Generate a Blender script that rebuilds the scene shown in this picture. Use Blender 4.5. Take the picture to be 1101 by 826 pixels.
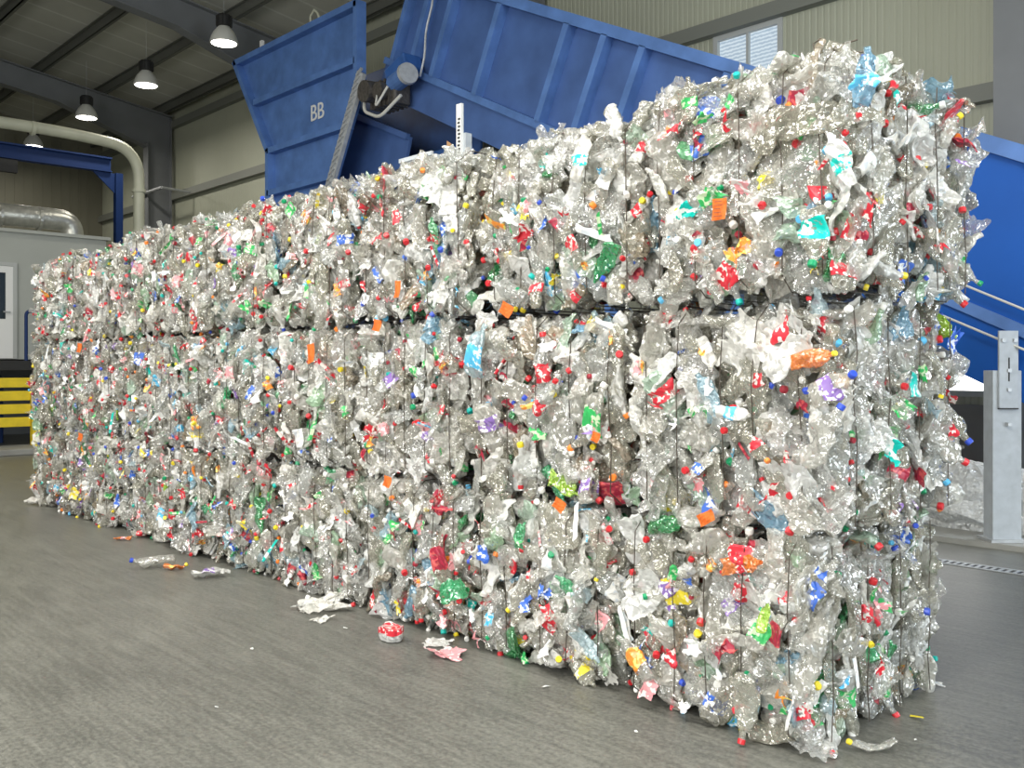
import bpy, bmesh, math, random
import numpy as np
from mathutils import Vector, Matrix, Euler

scene = bpy.context.scene
for o in list(bpy.data.objects): bpy.data.objects.remove(o)
C = scene.collection
R = math.radians
rnd = random.Random(11)
nr = np.random.RandomState(5)

# ---------------------------------------------------------------- camera, exposure, light
# world axes: the stack's long side runs along -x, its near corner stands at the origin, +y is away towards the long wall
CAM = Vector((2.06, -3.72, 1.68)); YAW = R(47.05); FPX = 1024.0; HOR = 395.0
cd = bpy.data.cameras.new('camera'); cam = bpy.data.objects.new('camera', cd); C.objects.link(cam)
cam.location = CAM; cam.rotation_euler = (R(90), 0, YAW)
cd.sensor_width = 36; cd.lens = FPX/1101*36; cd.shift_y = -(413-HOR)/1101; cd.clip_end = 200
scene.camera = cam
scene.view_settings.view_transform = 'Standard'; scene.view_settings.look = 'None'
scene.view_settings.gamma = 1; scene.view_settings.use_curve_mapping = False
scene.view_settings.exposure = 0.18
w = bpy.data.worlds.new('World'); scene.world = w; w.use_nodes = True
bg = w.node_tree.nodes['Background']; bg.inputs[0].default_value = (.75, .85, 1, 1); bg.inputs[1].default_value = .35

def area(name, loc, direction, sx, sy, power, col=(1,1,1)):
    l = bpy.data.lights.new(name, 'AREA'); l.shape = 'RECTANGLE'; l.size = sx; l.size_y = sy
    l.energy = power; l.color = col
    o = bpy.data.objects.new(name, l); C.objects.link(o); o.location = loc
    o.rotation_euler = Vector(direction).to_track_quat('-Z', 'Z').to_euler()
    return o
# daylight through the big gate behind the camera, the gate on the right and the window band of the far side wall
area('gate_daylight', (2.0, -11.6, 3.6), (-.25, 1, -.05), 7, 4.2, 1050, (1, .985, .95))
area('side_window_daylight', (-8.0, -11.6, 5.6), (.15, 1, -.35), 12, 2.2, 400, (1, .98, .94))
area('end_gate_daylight', (9.6, 1.6, 3.2), (-1, .05, -.12), 5.5, 4.6, 620, (.86, .94, 1))
area('added_low_window_fill', (1.5, 8.8, 2.0), (0, -1, -.05), 4.2, 1.3, 260, (.8, .9, 1))  # added lamp, brightens the film heap and the floor at right
area('added_overhead_fill', (0.5, -2.5, 9.0), (-.1, .15, -1), 8, 3, 420, (1, 1, .96))  # added overhead fill; the roof has no opening above it

RT = Vector((math.cos(YAW), math.sin(YAW), 0)); FW = Vector((-math.sin(YAW), math.cos(YAW), 0))
def ray(px, py): return FW + RT*((px-550.5)/FPX) + Vector((0,0,1))*((HOR-py)/FPX)
def floor_at(px, py, z=0.0):
    d = ray(px, py); return CAM + d*((z-CAM.z)/d.z)
def on_y(px, py, y):
    d = ray(px, py); return CAM + d*((y-CAM.y)/d.y)
def on_x(px, py, x):
    d = ray(px, py); return CAM + d*((x-CAM.x)/d.x)

# ---------------------------------------------------------------- materials
def nmat(name):
    m = bpy.data.materials.new(name); m.use_nodes = True
    return m, m.node_tree.nodes, m.node_tree.links, m.node_tree.nodes['Principled BSDF']
def plain(name, col, rough=.5, metal=0, spec=.5, vary=0, scale=6, bump=0, bscale=40):
    m, N, L, b = nmat(name)
    b.inputs['Roughness'].default_value = rough; b.inputs['Metallic'].default_value = metal
    b.inputs['Specular IOR Level'].default_value = spec
    b.inputs['Base Color'].default_value = (*col, 1)
    tc = N.new('ShaderNodeTexCoord')
    if vary:
        n = N.new('ShaderNodeTexNoise'); n.inputs['Scale'].default_value = scale; n.inputs['Detail'].default_value = 6
        L.new(tc.outputs['Object'], n.inputs['Vector'])
        r = N.new('ShaderNodeValToRGB'); r.color_ramp.elements[0].position = .3; r.color_ramp.elements[1].position = .7
        r.color_ramp.elements[0].color = (*[c*(1-vary) for c in col], 1)
        r.color_ramp.elements[1].color = (*[min(1, c*(1+vary*.6)) for c in col], 1)
        L.new(n.outputs['Fac'], r.inputs['Fac']); L.new(r.outputs['Color'], b.inputs['Base Color'])
    if bump:
        n = N.new('ShaderNodeTexNoise'); n.inputs['Scale'].default_value = bscale; n.inputs['Detail'].default_value = 4
        L.new(tc.outputs['Object'], n.inputs['Vector'])
        bp = N.new('ShaderNodeBump'); bp.inputs['Strength'].default_value = bump; bp.inputs['Distance'].default_value = .01
        L.new(n.outputs['Fac'], bp.inputs['Height']); L.new(bp.outputs['Normal'], b.inputs['Normal'])
    return m
def emis(name, col, s):
    m, N, L, b = nmat(name)
    b.inputs['Base Color'].default_value = (*col, 1)
    b.inputs['Emission Color'].default_value = (*col, 1); b.inputs['Emission Strength'].default_value = s
    return m

def pet(name, cols, opac, rough=.07, gl=.3, film=.55):
    """thin crushed bottle plastic: partly see-through, glossy creased facets, each piece its own tint"""
    m, N, L, b = nmat(name)
    out = N['Material Output']; N.remove(b)
    geo = N.new('ShaderNodeNewGeometry'); oi = N.new('ShaderNodeObjectInfo')
    add = N.new('ShaderNodeMath'); add.operation = 'ADD'
    L.new(geo.outputs['Random Per Island'], add.inputs[0]); L.new(oi.outputs['Random'], add.inputs[1])
    fr = N.new('ShaderNodeMath'); fr.operation = 'FRACT'; L.new(add.outputs[0], fr.inputs[0])
    r = N.new('ShaderNodeValToRGB'); cr = r.color_ramp; cr.interpolation = 'CONSTANT'
    for i, c in enumerate(cols):
        e = cr.elements[i] if i < 2 else cr.elements.new(i/len(cols))
        e.position = i/len(cols); e.color = (*c, 1)
    L.new(fr.outputs[0], r.inputs['Fac'])
    tc = N.new('ShaderNodeTexCoord')
    nz = N.new('ShaderNodeTexNoise'); nz.inputs['Scale'].default_value = 30; nz.inputs['Detail'].default_value = 2
    L.new(tc.outputs['Object'], nz.inputs['Vector'])
    wa = N.new('ShaderNodeVectorMath'); wa.operation = 'MULTIPLY_ADD'; wa.inputs[1].default_value = (.03,.03,.03)
    L.new(nz.outputs['Color'], wa.inputs[0]); L.new(tc.outputs['Object'], wa.inputs[2])
    vo = N.new('ShaderNodeTexVoronoi'); vo.inputs['Scale'].default_value = 52
    L.new(wa.outputs[0], vo.inputs['Vector'])
    # facets of the crumpled sheet: every cell tips the normal its own way
    sub = N.new('ShaderNodeVectorMath'); sub.operation = 'SUBTRACT'; sub.inputs[1].default_value = (.5,.5,.5); L.new(vo.outputs['Color'], sub.inputs[0])
    ma = N.new('ShaderNodeVectorMath'); ma.operation = 'MULTIPLY_ADD'; ma.inputs[1].default_value = (1.0,1.0,1.0)
    L.new(sub.outputs[0], ma.inputs[0]); L.new(geo.outputs['Normal'], ma.inputs[2])
    nn = N.new('ShaderNodeVectorMath'); nn.operation = 'NORMALIZE'; L.new(ma.outputs[0], nn.inputs[0])
    ve = N.new('ShaderNodeTexVoronoi'); ve.feature = 'DISTANCE_TO_EDGE'; ve.inputs['Scale'].default_value = 52; L.new(wa.outputs[0], ve.inputs['Vector'])
    bp = N.new('ShaderNodeBump'); bp.inputs['Strength'].default_value = .6; bp.inputs['Distance'].default_value = .006
    L.new(ve.outputs['Distance'], bp.inputs['Height']); L.new(nn.outputs[0], bp.inputs['Normal'])
    tr = N.new('ShaderNodeBsdfTransparent'); df = N.new('ShaderNodeBsdfDiffuse'); gs = N.new('ShaderNodeBsdfGlossy'); tl = N.new('ShaderNodeBsdfTranslucent')
    gs.inputs['Roughness'].default_value = rough
    gc = N.new('ShaderNodeMixRGB'); gc.inputs[0].default_value = .25; gc.inputs[1].default_value = (1,1,1,1); L.new(r.outputs['Color'], gc.inputs[2]); L.new(gc.outputs[0], gs.inputs['Color'])
    tint = N.new('ShaderNodeMixRGB'); tint.inputs[0].default_value = .6; tint.inputs[1].default_value = (1,1,1,1)
    L.new(r.outputs['Color'], tint.inputs[2]); L.new(tint.outputs[0], tr.inputs['Color'])
    L.new(r.outputs['Color'], df.inputs['Color']); L.new(r.outputs['Color'], tl.inputs['Color']); L.new(bp.outputs[0], df.inputs['Normal']); L.new(bp.outputs[0], gs.inputs['Normal'])
    lw = N.new('ShaderNodeLayerWeight'); lw.inputs['Blend'].default_value = .4; L.new(bp.outputs[0], lw.inputs['Normal'])
    def mr(lo, hi):
        x = N.new('ShaderNodeMapRange'); x.inputs['To Min'].default_value = lo; x.inputs['To Max'].default_value = hi; L.new(lw.outputs['Facing'], x.inputs['Value']); return x.outputs[0]
    dt = N.new('ShaderNodeMixShader'); dt.inputs['Fac'].default_value = .25; L.new(df.outputs[0], dt.inputs[1]); L.new(tl.outputs[0], dt.inputs[2])
    m1 = N.new('ShaderNodeMixShader'); L.new(mr(opac, min(1, opac+.35)), m1.inputs['Fac']); L.new(tr.outputs[0], m1.inputs[1]); L.new(dt.outputs[0], m1.inputs[2])
    m2 = N.new('ShaderNodeMixShader'); L.new(mr(gl*.55, min(.95, gl*2.4)), m2.inputs['Fac']); L.new(m1.outputs[0], m2.inputs[1]); L.new(gs.outputs[0], m2.inputs[2])
    L.new(m2.outputs[0], out.inputs['Surface'])
    return m

M = {}
M['clear'] = pet('clear_bottle_plastic', [(.8,.79,.73),(.72,.71,.63),(.86,.85,.8),(.6,.58,.49),(.77,.77,.73),(.68,.67,.58),(.83,.82,.76),(.74,.76,.74)], .31, .08, .26)
M['green'] = pet('green_bottle_plastic', [(.02,.46,.15),(.05,.5,.2),(.02,.36,.1),(.15,.55,.25)], .68)
M['pale_green'] = pet('pale_green_plastic', [(.55,.78,.55),(.62,.8,.66)], .45)
M['blue'] = pet('light_blue_bottle_plastic', [(.45,.68,.8),(.3,.58,.78),(.6,.76,.82)], .5)
M['brown'] = pet('brown_stained_plastic', [(.5,.42,.3),(.42,.36,.27),(.6,.52,.4)], .5)
M['milky'] = pet('milky_white_plastic', [(.92,.92,.9),(.88,.89,.88),(.95,.94,.9)], .75, .2, .15)
M['lime'] = pet('lime_bottle_plastic', [(.45,.75,.05),(.5,.8,.08)], .8)
M['orange_b'] = pet('orange_drink_plastic', [(.95,.27,.02),(.9,.25,.02)], .8)
M['hazy'] = pet('hazy_bottle_plastic', [(.86,.86,.82),(.8,.8,.75),(.9,.9,.88)], .68, .15, .2)
M['film'] = pet('clear_film', [(.9,.9,.88),(.84,.85,.82)], .3, .1)
CAPC = {'red':(.62,.02,.03),'yellow':(.85,.68,.03),'white':(.85,.85,.82),'green':(.0,.3,.12),'blue':(.03,.08,.55),
        'orange':(.95,.25,.03),'light blue':(.1,.45,.75),'dark red':(.35,.02,.04),'teal':(.0,.45,.4)}
for k, c in CAPC.items(): M['cap_'+k] = plain(k.replace(' ','_')+'_cap_plastic', c, .35, spec=.6)
def label_mat(name, a, b_, sc=38):
    m, N, L, b = nmat(name)
    tc = N.new('ShaderNodeTexCoord'); vo = N.new('ShaderNodeTexNoise')
    vo.inputs['Scale'].default_value = sc; vo.inputs['Detail'].default_value = 1
    L.new(tc.outputs['Object'], vo.inputs['Vector'])
    r = N.new('ShaderNodeValToRGB'); r.color_ramp.interpolation = 'CONSTANT'
    r.color_ramp.elements[0].color = (*a, 1); r.color_ramp.elements[1].position = .57; r.color_ramp.elements[1].color = (*b_, 1)
    L.new(vo.outputs['Fac'], r.inputs['Fac']); L.new(r.outputs['Color'], b.inputs['Base Color'])
    b.inputs['Roughness'].default_value = .3
    return m
LABC = {'red':((.65,.03,.05),(.85,.8,.76)),'green':((.04,.45,.12),(.6,.75,.5)),'blue':((.05,.15,.6),(.8,.84,.88)),
        'white':((.88,.88,.86),(.7,.75,.8)),'orange':((.9,.3,.04),(.9,.75,.2)),'teal':((.0,.55,.48),(.85,.9,.88)),
        'pink':((.8,.35,.38),(.85,.8,.78)),'yellow':((.85,.7,.05),(.9,.88,.7)),'dark red':((.35,.02,.05),(.6,.1,.1)),
        'sky blue':((.1,.5,.8),(.8,.9,.95)),'purple':((.25,.15,.45),(.85,.82,.88))}
for k, (a, b_) in LABC.items(): M['lab_'+k] = label_mat(k.replace(' ','_')+'_label_film', a, b_)
M['core'] = None
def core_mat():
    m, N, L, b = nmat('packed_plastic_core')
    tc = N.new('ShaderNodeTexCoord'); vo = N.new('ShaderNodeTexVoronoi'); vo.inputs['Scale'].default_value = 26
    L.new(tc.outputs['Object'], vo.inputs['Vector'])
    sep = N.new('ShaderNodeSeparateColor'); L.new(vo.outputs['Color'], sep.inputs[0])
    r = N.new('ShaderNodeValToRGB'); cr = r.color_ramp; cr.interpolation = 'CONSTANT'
    cols = [(.3,.28,.22),(.2,.18,.14),(.38,.36,.3),(.12,.1,.07),(.28,.27,.22),(.18,.14,.09),(.08,.16,.08),(.34,.32,.27),(.3,.07,.05),(.42,.4,.36)]  # dark mixed tints; the shade of the gaps between bottles is put into them
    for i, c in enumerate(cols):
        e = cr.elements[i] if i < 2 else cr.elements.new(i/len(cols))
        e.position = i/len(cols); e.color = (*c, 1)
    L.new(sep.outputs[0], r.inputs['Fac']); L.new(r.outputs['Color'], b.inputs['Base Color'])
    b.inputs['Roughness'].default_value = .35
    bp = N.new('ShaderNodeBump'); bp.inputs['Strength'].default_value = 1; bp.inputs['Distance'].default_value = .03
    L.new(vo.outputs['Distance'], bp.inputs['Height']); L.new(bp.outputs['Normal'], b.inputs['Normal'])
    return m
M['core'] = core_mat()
M['wire'] = plain('dark_baling_wire', (.1,.085,.07), .5, .6)
M['tag'] = plain('orange_paper', (.95,.27,.05), .7, vary=.1, scale=60)
M['tag_ink'] = plain('dark_tag_print', (.25,.07,.03), .7)
M['blue_paint'] = plain('blue_machine_paint', (.1,.205,.49), .6, spec=.3, vary=.22, scale=3, bump=.1, bscale=12)
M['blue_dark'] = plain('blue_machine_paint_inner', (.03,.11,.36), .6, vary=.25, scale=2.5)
M['blue_conv'] = plain('blue_conveyor_paint', (.07,.14,.36), .6, spec=.3, vary=.2, scale=2)
M['blue_cover'] = plain('bright_blue_conveyor_cover', (.003,.085,.4), .55, spec=.3, vary=.08, scale=1.5)
M['blue_rail'] = plain('blue_rail_paint', (.004,.026,.12), .55, spec=.3)
M['grey_steel'] = plain('grey_frame_paint', (.17,.18,.19), .55, vary=.08, scale=2)
M['galv'] = plain('galvanised_steel', (.5,.52,.54), .45, .35, vary=.15, scale=14)
M['post'] = plain('pale_grey_post_paint', (.46,.5,.54), .5, vary=.12, scale=10)
M['dark'] = plain('black_rubber', (.02,.02,.02), .6)
M['grime'] = plain('grimy_machine_metal', (.12,.11,.1), .5, .5, vary=.4, scale=18)
M['white'] = plain('white_paint', (.78,.79,.78), .45)
M['cabin'] = plain('light_grey_cabin_panel', (.4,.42,.39), .55, vary=.05, scale=1.2)
M['yellow'] = plain('yellow_barrier_paint', (.8,.6,.02), .45, vary=.12, scale=5)
M['concrete_l'] = plain('pale_concrete', (.3,.3,.28), .8, vary=.15, scale=4, bump=.2)
M['pipe'] = plain('cream_pipe_paint', (.52,.53,.42), .4, vary=.1, scale=2)
M['foil'] = plain('silver_duct_foil', (.55,.55,.5), .35, .7, vary=.15, scale=9, bump=.9, bscale=11)
M['wall'] = plain('pale_green_wall_sheet', (.41,.425,.335), .5, vary=.05, scale=.7)
M['wall_dark'] = plain('dark_olive_end_wall', (.17,.165,.12), .6, vary=.12, scale=.8)
M['plinth'] = plain('grey_plinth_panel', (.2,.2,.2), .6, vary=.08, scale=1.5)
M['girt'] = plain('grey_girt_paint', (.2,.21,.185), .5)
M['purlin'] = plain('dark_purlin_steel', (.13,.135,.12), .5)
M['frame'] = plain('window_frame_grey', (.45,.47,.46), .45)
M['lamp_body'] = plain('lamp_reflector_metal', (.75,.75,.7), .4, .15)
M['lamp_glow'] = emis('lamp_lens', (1, .96, .86), 9)
M['cardboard'] = plain('brown_cardboard', (.3,.17,.08), .8, vary=.2, scale=20)
M['cable'] = plain('pale_cord', (.6,.6,.56), .6)
M['rope_y'] = plain('yellow_plastic', (.8,.7,.05), .4)
M['door_glass'] = plain('dark_door_glass', (.03,.04,.045), .08, spec=.8)

def roof_mat():
    m, N, L, b = nmat('grey_roof_sheet')
    tc = N.new('ShaderNodeTexCoord'); sx = N.new('ShaderNodeSeparateXYZ'); L.new(tc.outputs['Object'], sx.inputs[0])
    fr = N.new('ShaderNodeMath'); fr.operation = 'PINGPONG'; fr.inputs[1].default_value = .5
    L.new(sx.outputs['X'], fr.inputs[0])
    r = N.new('ShaderNodeValToRGB'); e = r.color_ramp.elements
    e[0].position = 0; e[0].color = (.78,.79,.73,1); e[1].position = .07; e[1].color = (.6,.605,.54,1)
    L.new(fr.outputs[0], r.inputs['Fac'])
    n = N.new('ShaderNodeTexNoise'); n.inputs['Scale'].default_value = .8; n.inputs['Detail'].default_value = 4
    mx = N.new('ShaderNodeMixRGB'); mx.blend_type = 'MULTIPLY'; mx.inputs[0].default_value = .35
    L.new(tc.outputs['Object'], n.inputs['Vector']); L.new(r.outputs['Color'], mx.inputs[1]); L.new(n.outputs['Fac'], mx.inputs[2])
    L.new(mx.outputs[0], b.inputs['Base Color']); b.inputs['Roughness'].default_value = .6
    return m
M['roof'] = roof_mat()

def floor_mat():
    m, N, L, b = nmat('worn_concrete_floor')
    tc = N.new('ShaderNodeTexCoord')
    def noise(sc, det, stretch=None, rot=0, rough=.6, dist=0):
        mp = N.new('ShaderNodeMapping'); L.new(tc.outputs['Object'], mp.inputs['Vector'])
        if stretch: mp.inputs['Scale'].default_value = stretch
        mp.inputs['Rotation'].default_value = (0,0,rot)
        n = N.new('ShaderNodeTexNoise'); n.inputs['Scale'].default_value = sc; n.inputs['Detail'].default_value = det
        n.inputs['Roughness'].default_value = rough; n.inputs['Distortion'].default_value = dist
        L.new(mp.outputs[0], n.inputs['Vector']); return n
    big = noise(.55, 5, None, 0, .55, .6); mid = noise(2.2, 8, (1,2.2,1), .5, .65, .4)
    s1 = noise(5, 6, (.22,4,1), R(38), .7, .5); s2 = noise(5, 6, (.25,5,1), R(-12), .7, .4)
    fine = noise(38, 6, (1,1,1), 0, .8); s3 = noise(14, 6, (.3,3,1), R(70), .75, .6)
    def mix(a, b2, f, mode='MIX'):
        x = N.new('ShaderNodeMixRGB'); x.blend_type = mode; x.inputs[0].default_value = f
        L.new(a, x.inputs[1]); L.new(b2, x.inputs[2]); return x.outputs[0]
    v = mix(big.outputs['Fac'], mid.outputs['Fac'], .45)
    v = mix(v, s1.outputs['Fac'], .35); v = mix(v, s2.outputs['Fac'], .3); v = mix(v, s3.outputs['Fac'], .22); v = mix(v, fine.outputs['Fac'], .4)
    r = N.new('ShaderNodeValToRGB'); e = r.color_ramp.elements
    e[0].position = .45; e[0].color = (.098,.099,.089,1); e[1].position = .575; e[1].color = (.235,.235,.208,1)
    L.new(v, r.inputs['Fac']); L.new(r.outputs['Color'], b.inputs['Base Color'])
    rr = N.new('ShaderNodeMapRange'); rr.inputs['From Min'].default_value = .35; rr.inputs['From Max'].default_value = .65
    rr.inputs['To Min'].default_value = .25; rr.inputs['To Max'].default_value = .45
    L.new(v, rr.inputs['Value']); L.new(rr.outputs[0], b.inputs['Roughness'])
    b.inputs['Specular IOR Level'].default_value = .45
    bp = N.new('ShaderNodeBump'); bp.inputs['Strength'].default_value = .35; bp.inputs['Distance'].default_value = .008
    L.new(fine.outputs['Fac'], bp.inputs['Height']); L.new(bp.outputs['Normal'], b.inputs['Normal'])
    return m
M['floor'] = floor_mat()
def window_mat():
    m, N, L, b = nmat('bright_wired_window_glass')
    tc = N.new('ShaderNodeTexCoord'); wv = N.new('ShaderNodeTexWave'); wv.bands_direction = 'Z'
    wv.inputs['Scale'].default_value = 5.5; wv.inputs['Distortion'].default_value = 2.5; wv.inputs['Detail Scale'].default_value = 3
    L.new(tc.outputs['Object'], wv.inputs['Vector'])
    r = N.new('ShaderNodeValToRGB'); e = r.color_ramp.elements
    e[0].color = (.3,.4,.5,1); e[1].color = (.7,.78,.83,1)
    L.new(wv.outputs['Fac'], r.inputs['Fac']); L.new(r.outputs['Color'], b.inputs['Emission Color'])
    b.inputs['Emission Strength'].default_value = .75; b.inputs['Base Color'].default_value = (.2,.25,.3,1); b.inputs['Roughness'].default_value = .1
    return m
M['window_glass'] = window_mat()
M['window_lit'] = emis('daylit_window_glass', (1,.99,.97), 3.0)

# ---------------------------------------------------------------- mesh helpers
class MB:
    def __init__(s): s.bm = bmesh.new()
    def box(s, a, b, rot=None, pivot=None, bev=0):
        a = Vector(a); b = Vector(b); c = (a+b)/2; d = b-a
        r = bmesh.ops.create_cube(s.bm, size=1)
        vs = r['verts']
        for v in vs: v.co = Vector((v.co.x*d.x, v.co.y*d.y, v.co.z*d.z))
        if bev:
            es = list({e for v in vs for e in v.link_edges})
            q = bmesh.ops.bevel(s.bm, geom=es, offset=bev, segments=2, affect='EDGES', profile=.5)
            vs = list({v for f in q['faces'] for v in f.verts} | {v for v in vs if v.is_valid})
        for v in vs:
            co = v.co
            if rot: co = rot @ co
            v.co = co + c
        return vs
    def beam(s, p, q, wd, ht, up=(0,0,1)):
        p = Vector(p); q = Vector(q); d = (q-p).normalized(); u = Vector(up)
        side = d.cross(u).normalized(); u = side.cross(d)
        vs = [s.bm.verts.new(e + side*sx*wd/2 + u*sz*ht/2) for e in (p, q) for sx, sz in ((-1,-1),(1,-1),(1,1),(-1,1))]
        for f in ((0,1,2,3),(7,6,5,4),(0,4,5,1),(1,5,6,2),(2,6,7,3),(3,7,4,0)): s.bm.faces.new([vs[i] for i in f])
        return vs
    def prism(s, pts, axis, lo, hi):
        """extrude a closed polygon (given in the two other axes) along axis"""
        def mk(p, t): return (t,p[0],p[1]) if axis=='x' else (p[0],t,p[1]) if axis=='y' else (p[0],p[1],t)
        a = [s.bm.verts.new(mk(p, lo)) for p in pts]; b = [s.bm.verts.new(mk(p, hi)) for p in pts]
        n = len(pts); s.bm.faces.new(a); s.bm.faces.new(b[::-1])
        for i in range(n): s.bm.faces.new((a[i], b[i], b[(i+1)%n], a[(i+1)%n]))
    def tube(s, pts, r, n=10, cap=True):
        pts = [Vector(p) for p in pts]; rings = []; prev = None
        rs = r if isinstance(r, (list, tuple)) else [r]*len(pts)
        for i, p in enumerate(pts):
            d = (pts[min(i+1, len(pts)-1)] - pts[max(i-1, 0)]).normalized()
            if prev is None: prev = Vector((0,0,1)) if abs(d.z) < .9 else Vector((1,0,0))
            a = d.cross(prev).normalized(); b = a.cross(d); prev = b
            rings.append([s.bm.verts.new(p + (a*math.cos(t)+b*math.sin(t))*rs[i]) for t in [k*2*math.pi/n for k in range(n)]])
        for A, B in zip(rings, rings[1:]):
            for k in range(n): s.bm.faces.new((A[k], A[(k+1)%n], B[(k+1)%n], B[k]))
        if cap: s.bm.faces.new(rings[0][::-1]); s.bm.faces.new(rings[-1])
    def lathe(s, prof, c=(0,0,0), n=24):
        rings = []; c = Vector(c)
        for (r, z) in prof: rings.append([s.bm.verts.new(c+Vector((r*math.cos(k*2*math.pi/n), r*math.sin(k*2*math.pi/n), z))) for k in range(n)])
        for A, B in zip(rings, rings[1:]):
            for k in range(n): s.bm.faces.new((A[k], A[(k+1)%n], B[(k+1)%n], B[k]))
        s.bm.faces.new(rings[0][::-1]); s.bm.faces.new(rings[-1])
    def mesh(s, name, m, smooth=False):
        bmesh.ops.recalc_face_normals(s.bm, faces=s.bm.faces)
        me = bpy.data.meshes.new(name); s.bm.to_mesh(me); s.bm.free(); me.materials.append(m)
        if smooth: me.polygons.foreach_set('use_smooth', [True]*len(me.polygons))
        return me
    def build(s, name, m, parent=None, smooth=False):
        o = bpy.data.objects.new(name, s.mesh(name, m, smooth)); C.objects.link(o)
        if parent: o.parent = parent
        if parent and parent.type == 'EMPTY':
            o.matrix_parent_inverse = Matrix.Translation(parent.location).inverted()
        return o
def bend(pts, rad, n=6):
    out = [Vector(pts[0])]
    for a, b, c in zip(pts, pts[1:], pts[2:]):
        a, b, c = Vector(a), Vector(b), Vector(c); p = b+(a-b).normalized()*rad; q = b+(c-b).normalized()*rad
        for i in range(n+1):
            t = i/n; out.append((1-t)**2*p + 2*t*(1-t)*b + t*t*q)
    out.append(Vector(pts[-1])); return out
def tag(o, label=None, cat=None, group=None, kind=None):
    for k, v in (('label',label),('category',cat),('group',group),('kind',kind)):
        if v: o[k] = v
    return o
def thing(name, label, cat, loc=(0,0,0), group=None):
    o = bpy.data.objects.new(name, None); C.objects.link(o); o.location = loc; o.empty_display_size = .1
    return tag(o, label, cat, group)
def struct(o, label=None): return tag(o, label, None, None, 'structure')

# ---------------------------------------------------------------- the hall
X0, X1, Y0, Y1 = -33.3, 10.0, -12.0, 8.93  # long wall, frames, windows, hopper, conveyor: earlier values scaled about the camera
f = MB(); f.box((X0-.3, Y0-.3, -.2), (X1+.3, Y1+.3, 0)); struct(f.build('floor', M['floor']), 'worn grey concrete floor')
def ribbed(x0, x1, z0, z1, pitch=.1, d=.006):
    pts = []; x = x0
    while x < x1-1e-4:
        for dx, dy in ((0,0),(.06,0),(.07,d),(.09,d)): 
            if x+dx < x1: pts.append((x+dx, dy))
        x += pitch
    pts.append((x1, 0)); return pts
def sheet_wall(name, x0, x1, z0, z1, holes, mat, y=Y1):
    mb = MB()
    cuts = sorted({x0, x1} | {h[0] for h in holes} | {h[1] for h in holes})
    for a, b in zip(cuts, cuts[1:]):
        hs = [h for h in holes if h[0] <= a and h[1] >= b]
        spans = [(z0, z1)] if not hs else []
        if hs:
            z = z0
            for h in sorted(hs, key=lambda h: h[2]): spans.append((z, h[2])); z = h[3]
            spans.append((z, z1))
        for (lo, hi) in spans:
            if hi-lo < .01: continue
            pts = ribbed(a, b, lo, hi)
            lo_v = [mb.bm.verts.new((px, y-.0+py, lo)) for px, py in pts]; hi_v = [mb.bm.verts.new((px, y+py, hi)) for px, py in pts]
            for i in range(len(pts)-1): mb.bm.faces.new((lo_v[i], lo_v[i+1], hi_v[i+1], hi_v[i]))
            mb.box((a, y+.04, lo), (b, y+.2, hi))
    return struct(mb.build(name, mat))
WIN = (-6.79, -5.62, 5.52, 6.88); WLOW = (-3.95, -2.54, 1.33, 2.7); WADDED = (-.6, 3.6, 1.33, 2.7)
sheet_wall('wall_back', X0, X1, 1.1, 10.0, [WIN, WLOW, WADDED], M['wall'])
mb = MB(); mb.box((X0, Y1-.06, 0), (X1, Y1+.2, 1.1)); mb.box((X0, Y1-.09, 1.1), (X1, Y1+.02, 1.2))
struct(mb.build('baseboard_back', M['plinth']), 'dark grey plinth along the foot of the long wall')
mb = MB(); mb.box((X0-.2, Y0, 0), (X0, Y1, 12.0))
for i in range(69): mb.box((X0, Y0+i*.3, 0), (X0+.02, Y0+i*.3+.05, 9.6))
struct(mb.build('wall_left', M['wall_dark']))
# front wall (behind the camera) with gate opening and window band; right wall with gate opening
mb = MB()
for a, b, z0, z1 in ((X0,-14.2,0,12.0),(-14.2,-1.8,0,4.4),(-14.2,-1.8,6.8,12.0),(-1.8,-1.6,0,12.0),(-1.6,5.6,5.8,12.0),(5.6,X1,0,12.0)):
    mb.box((a, Y0-.2, z0), (b, Y0, z1))
struct(mb.build('wall_front', M['wall']))
mb = MB()
for a, b, z0, z1 in ((Y0,-1.2,0,12.0),(-1.2,4.4,5.6,12.0),(4.4,Y1,0,12.0)): mb.box((X1, a, z0), (X1+.2, b, z1))
struct(mb.build('wall_right', M['wall']))
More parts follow.
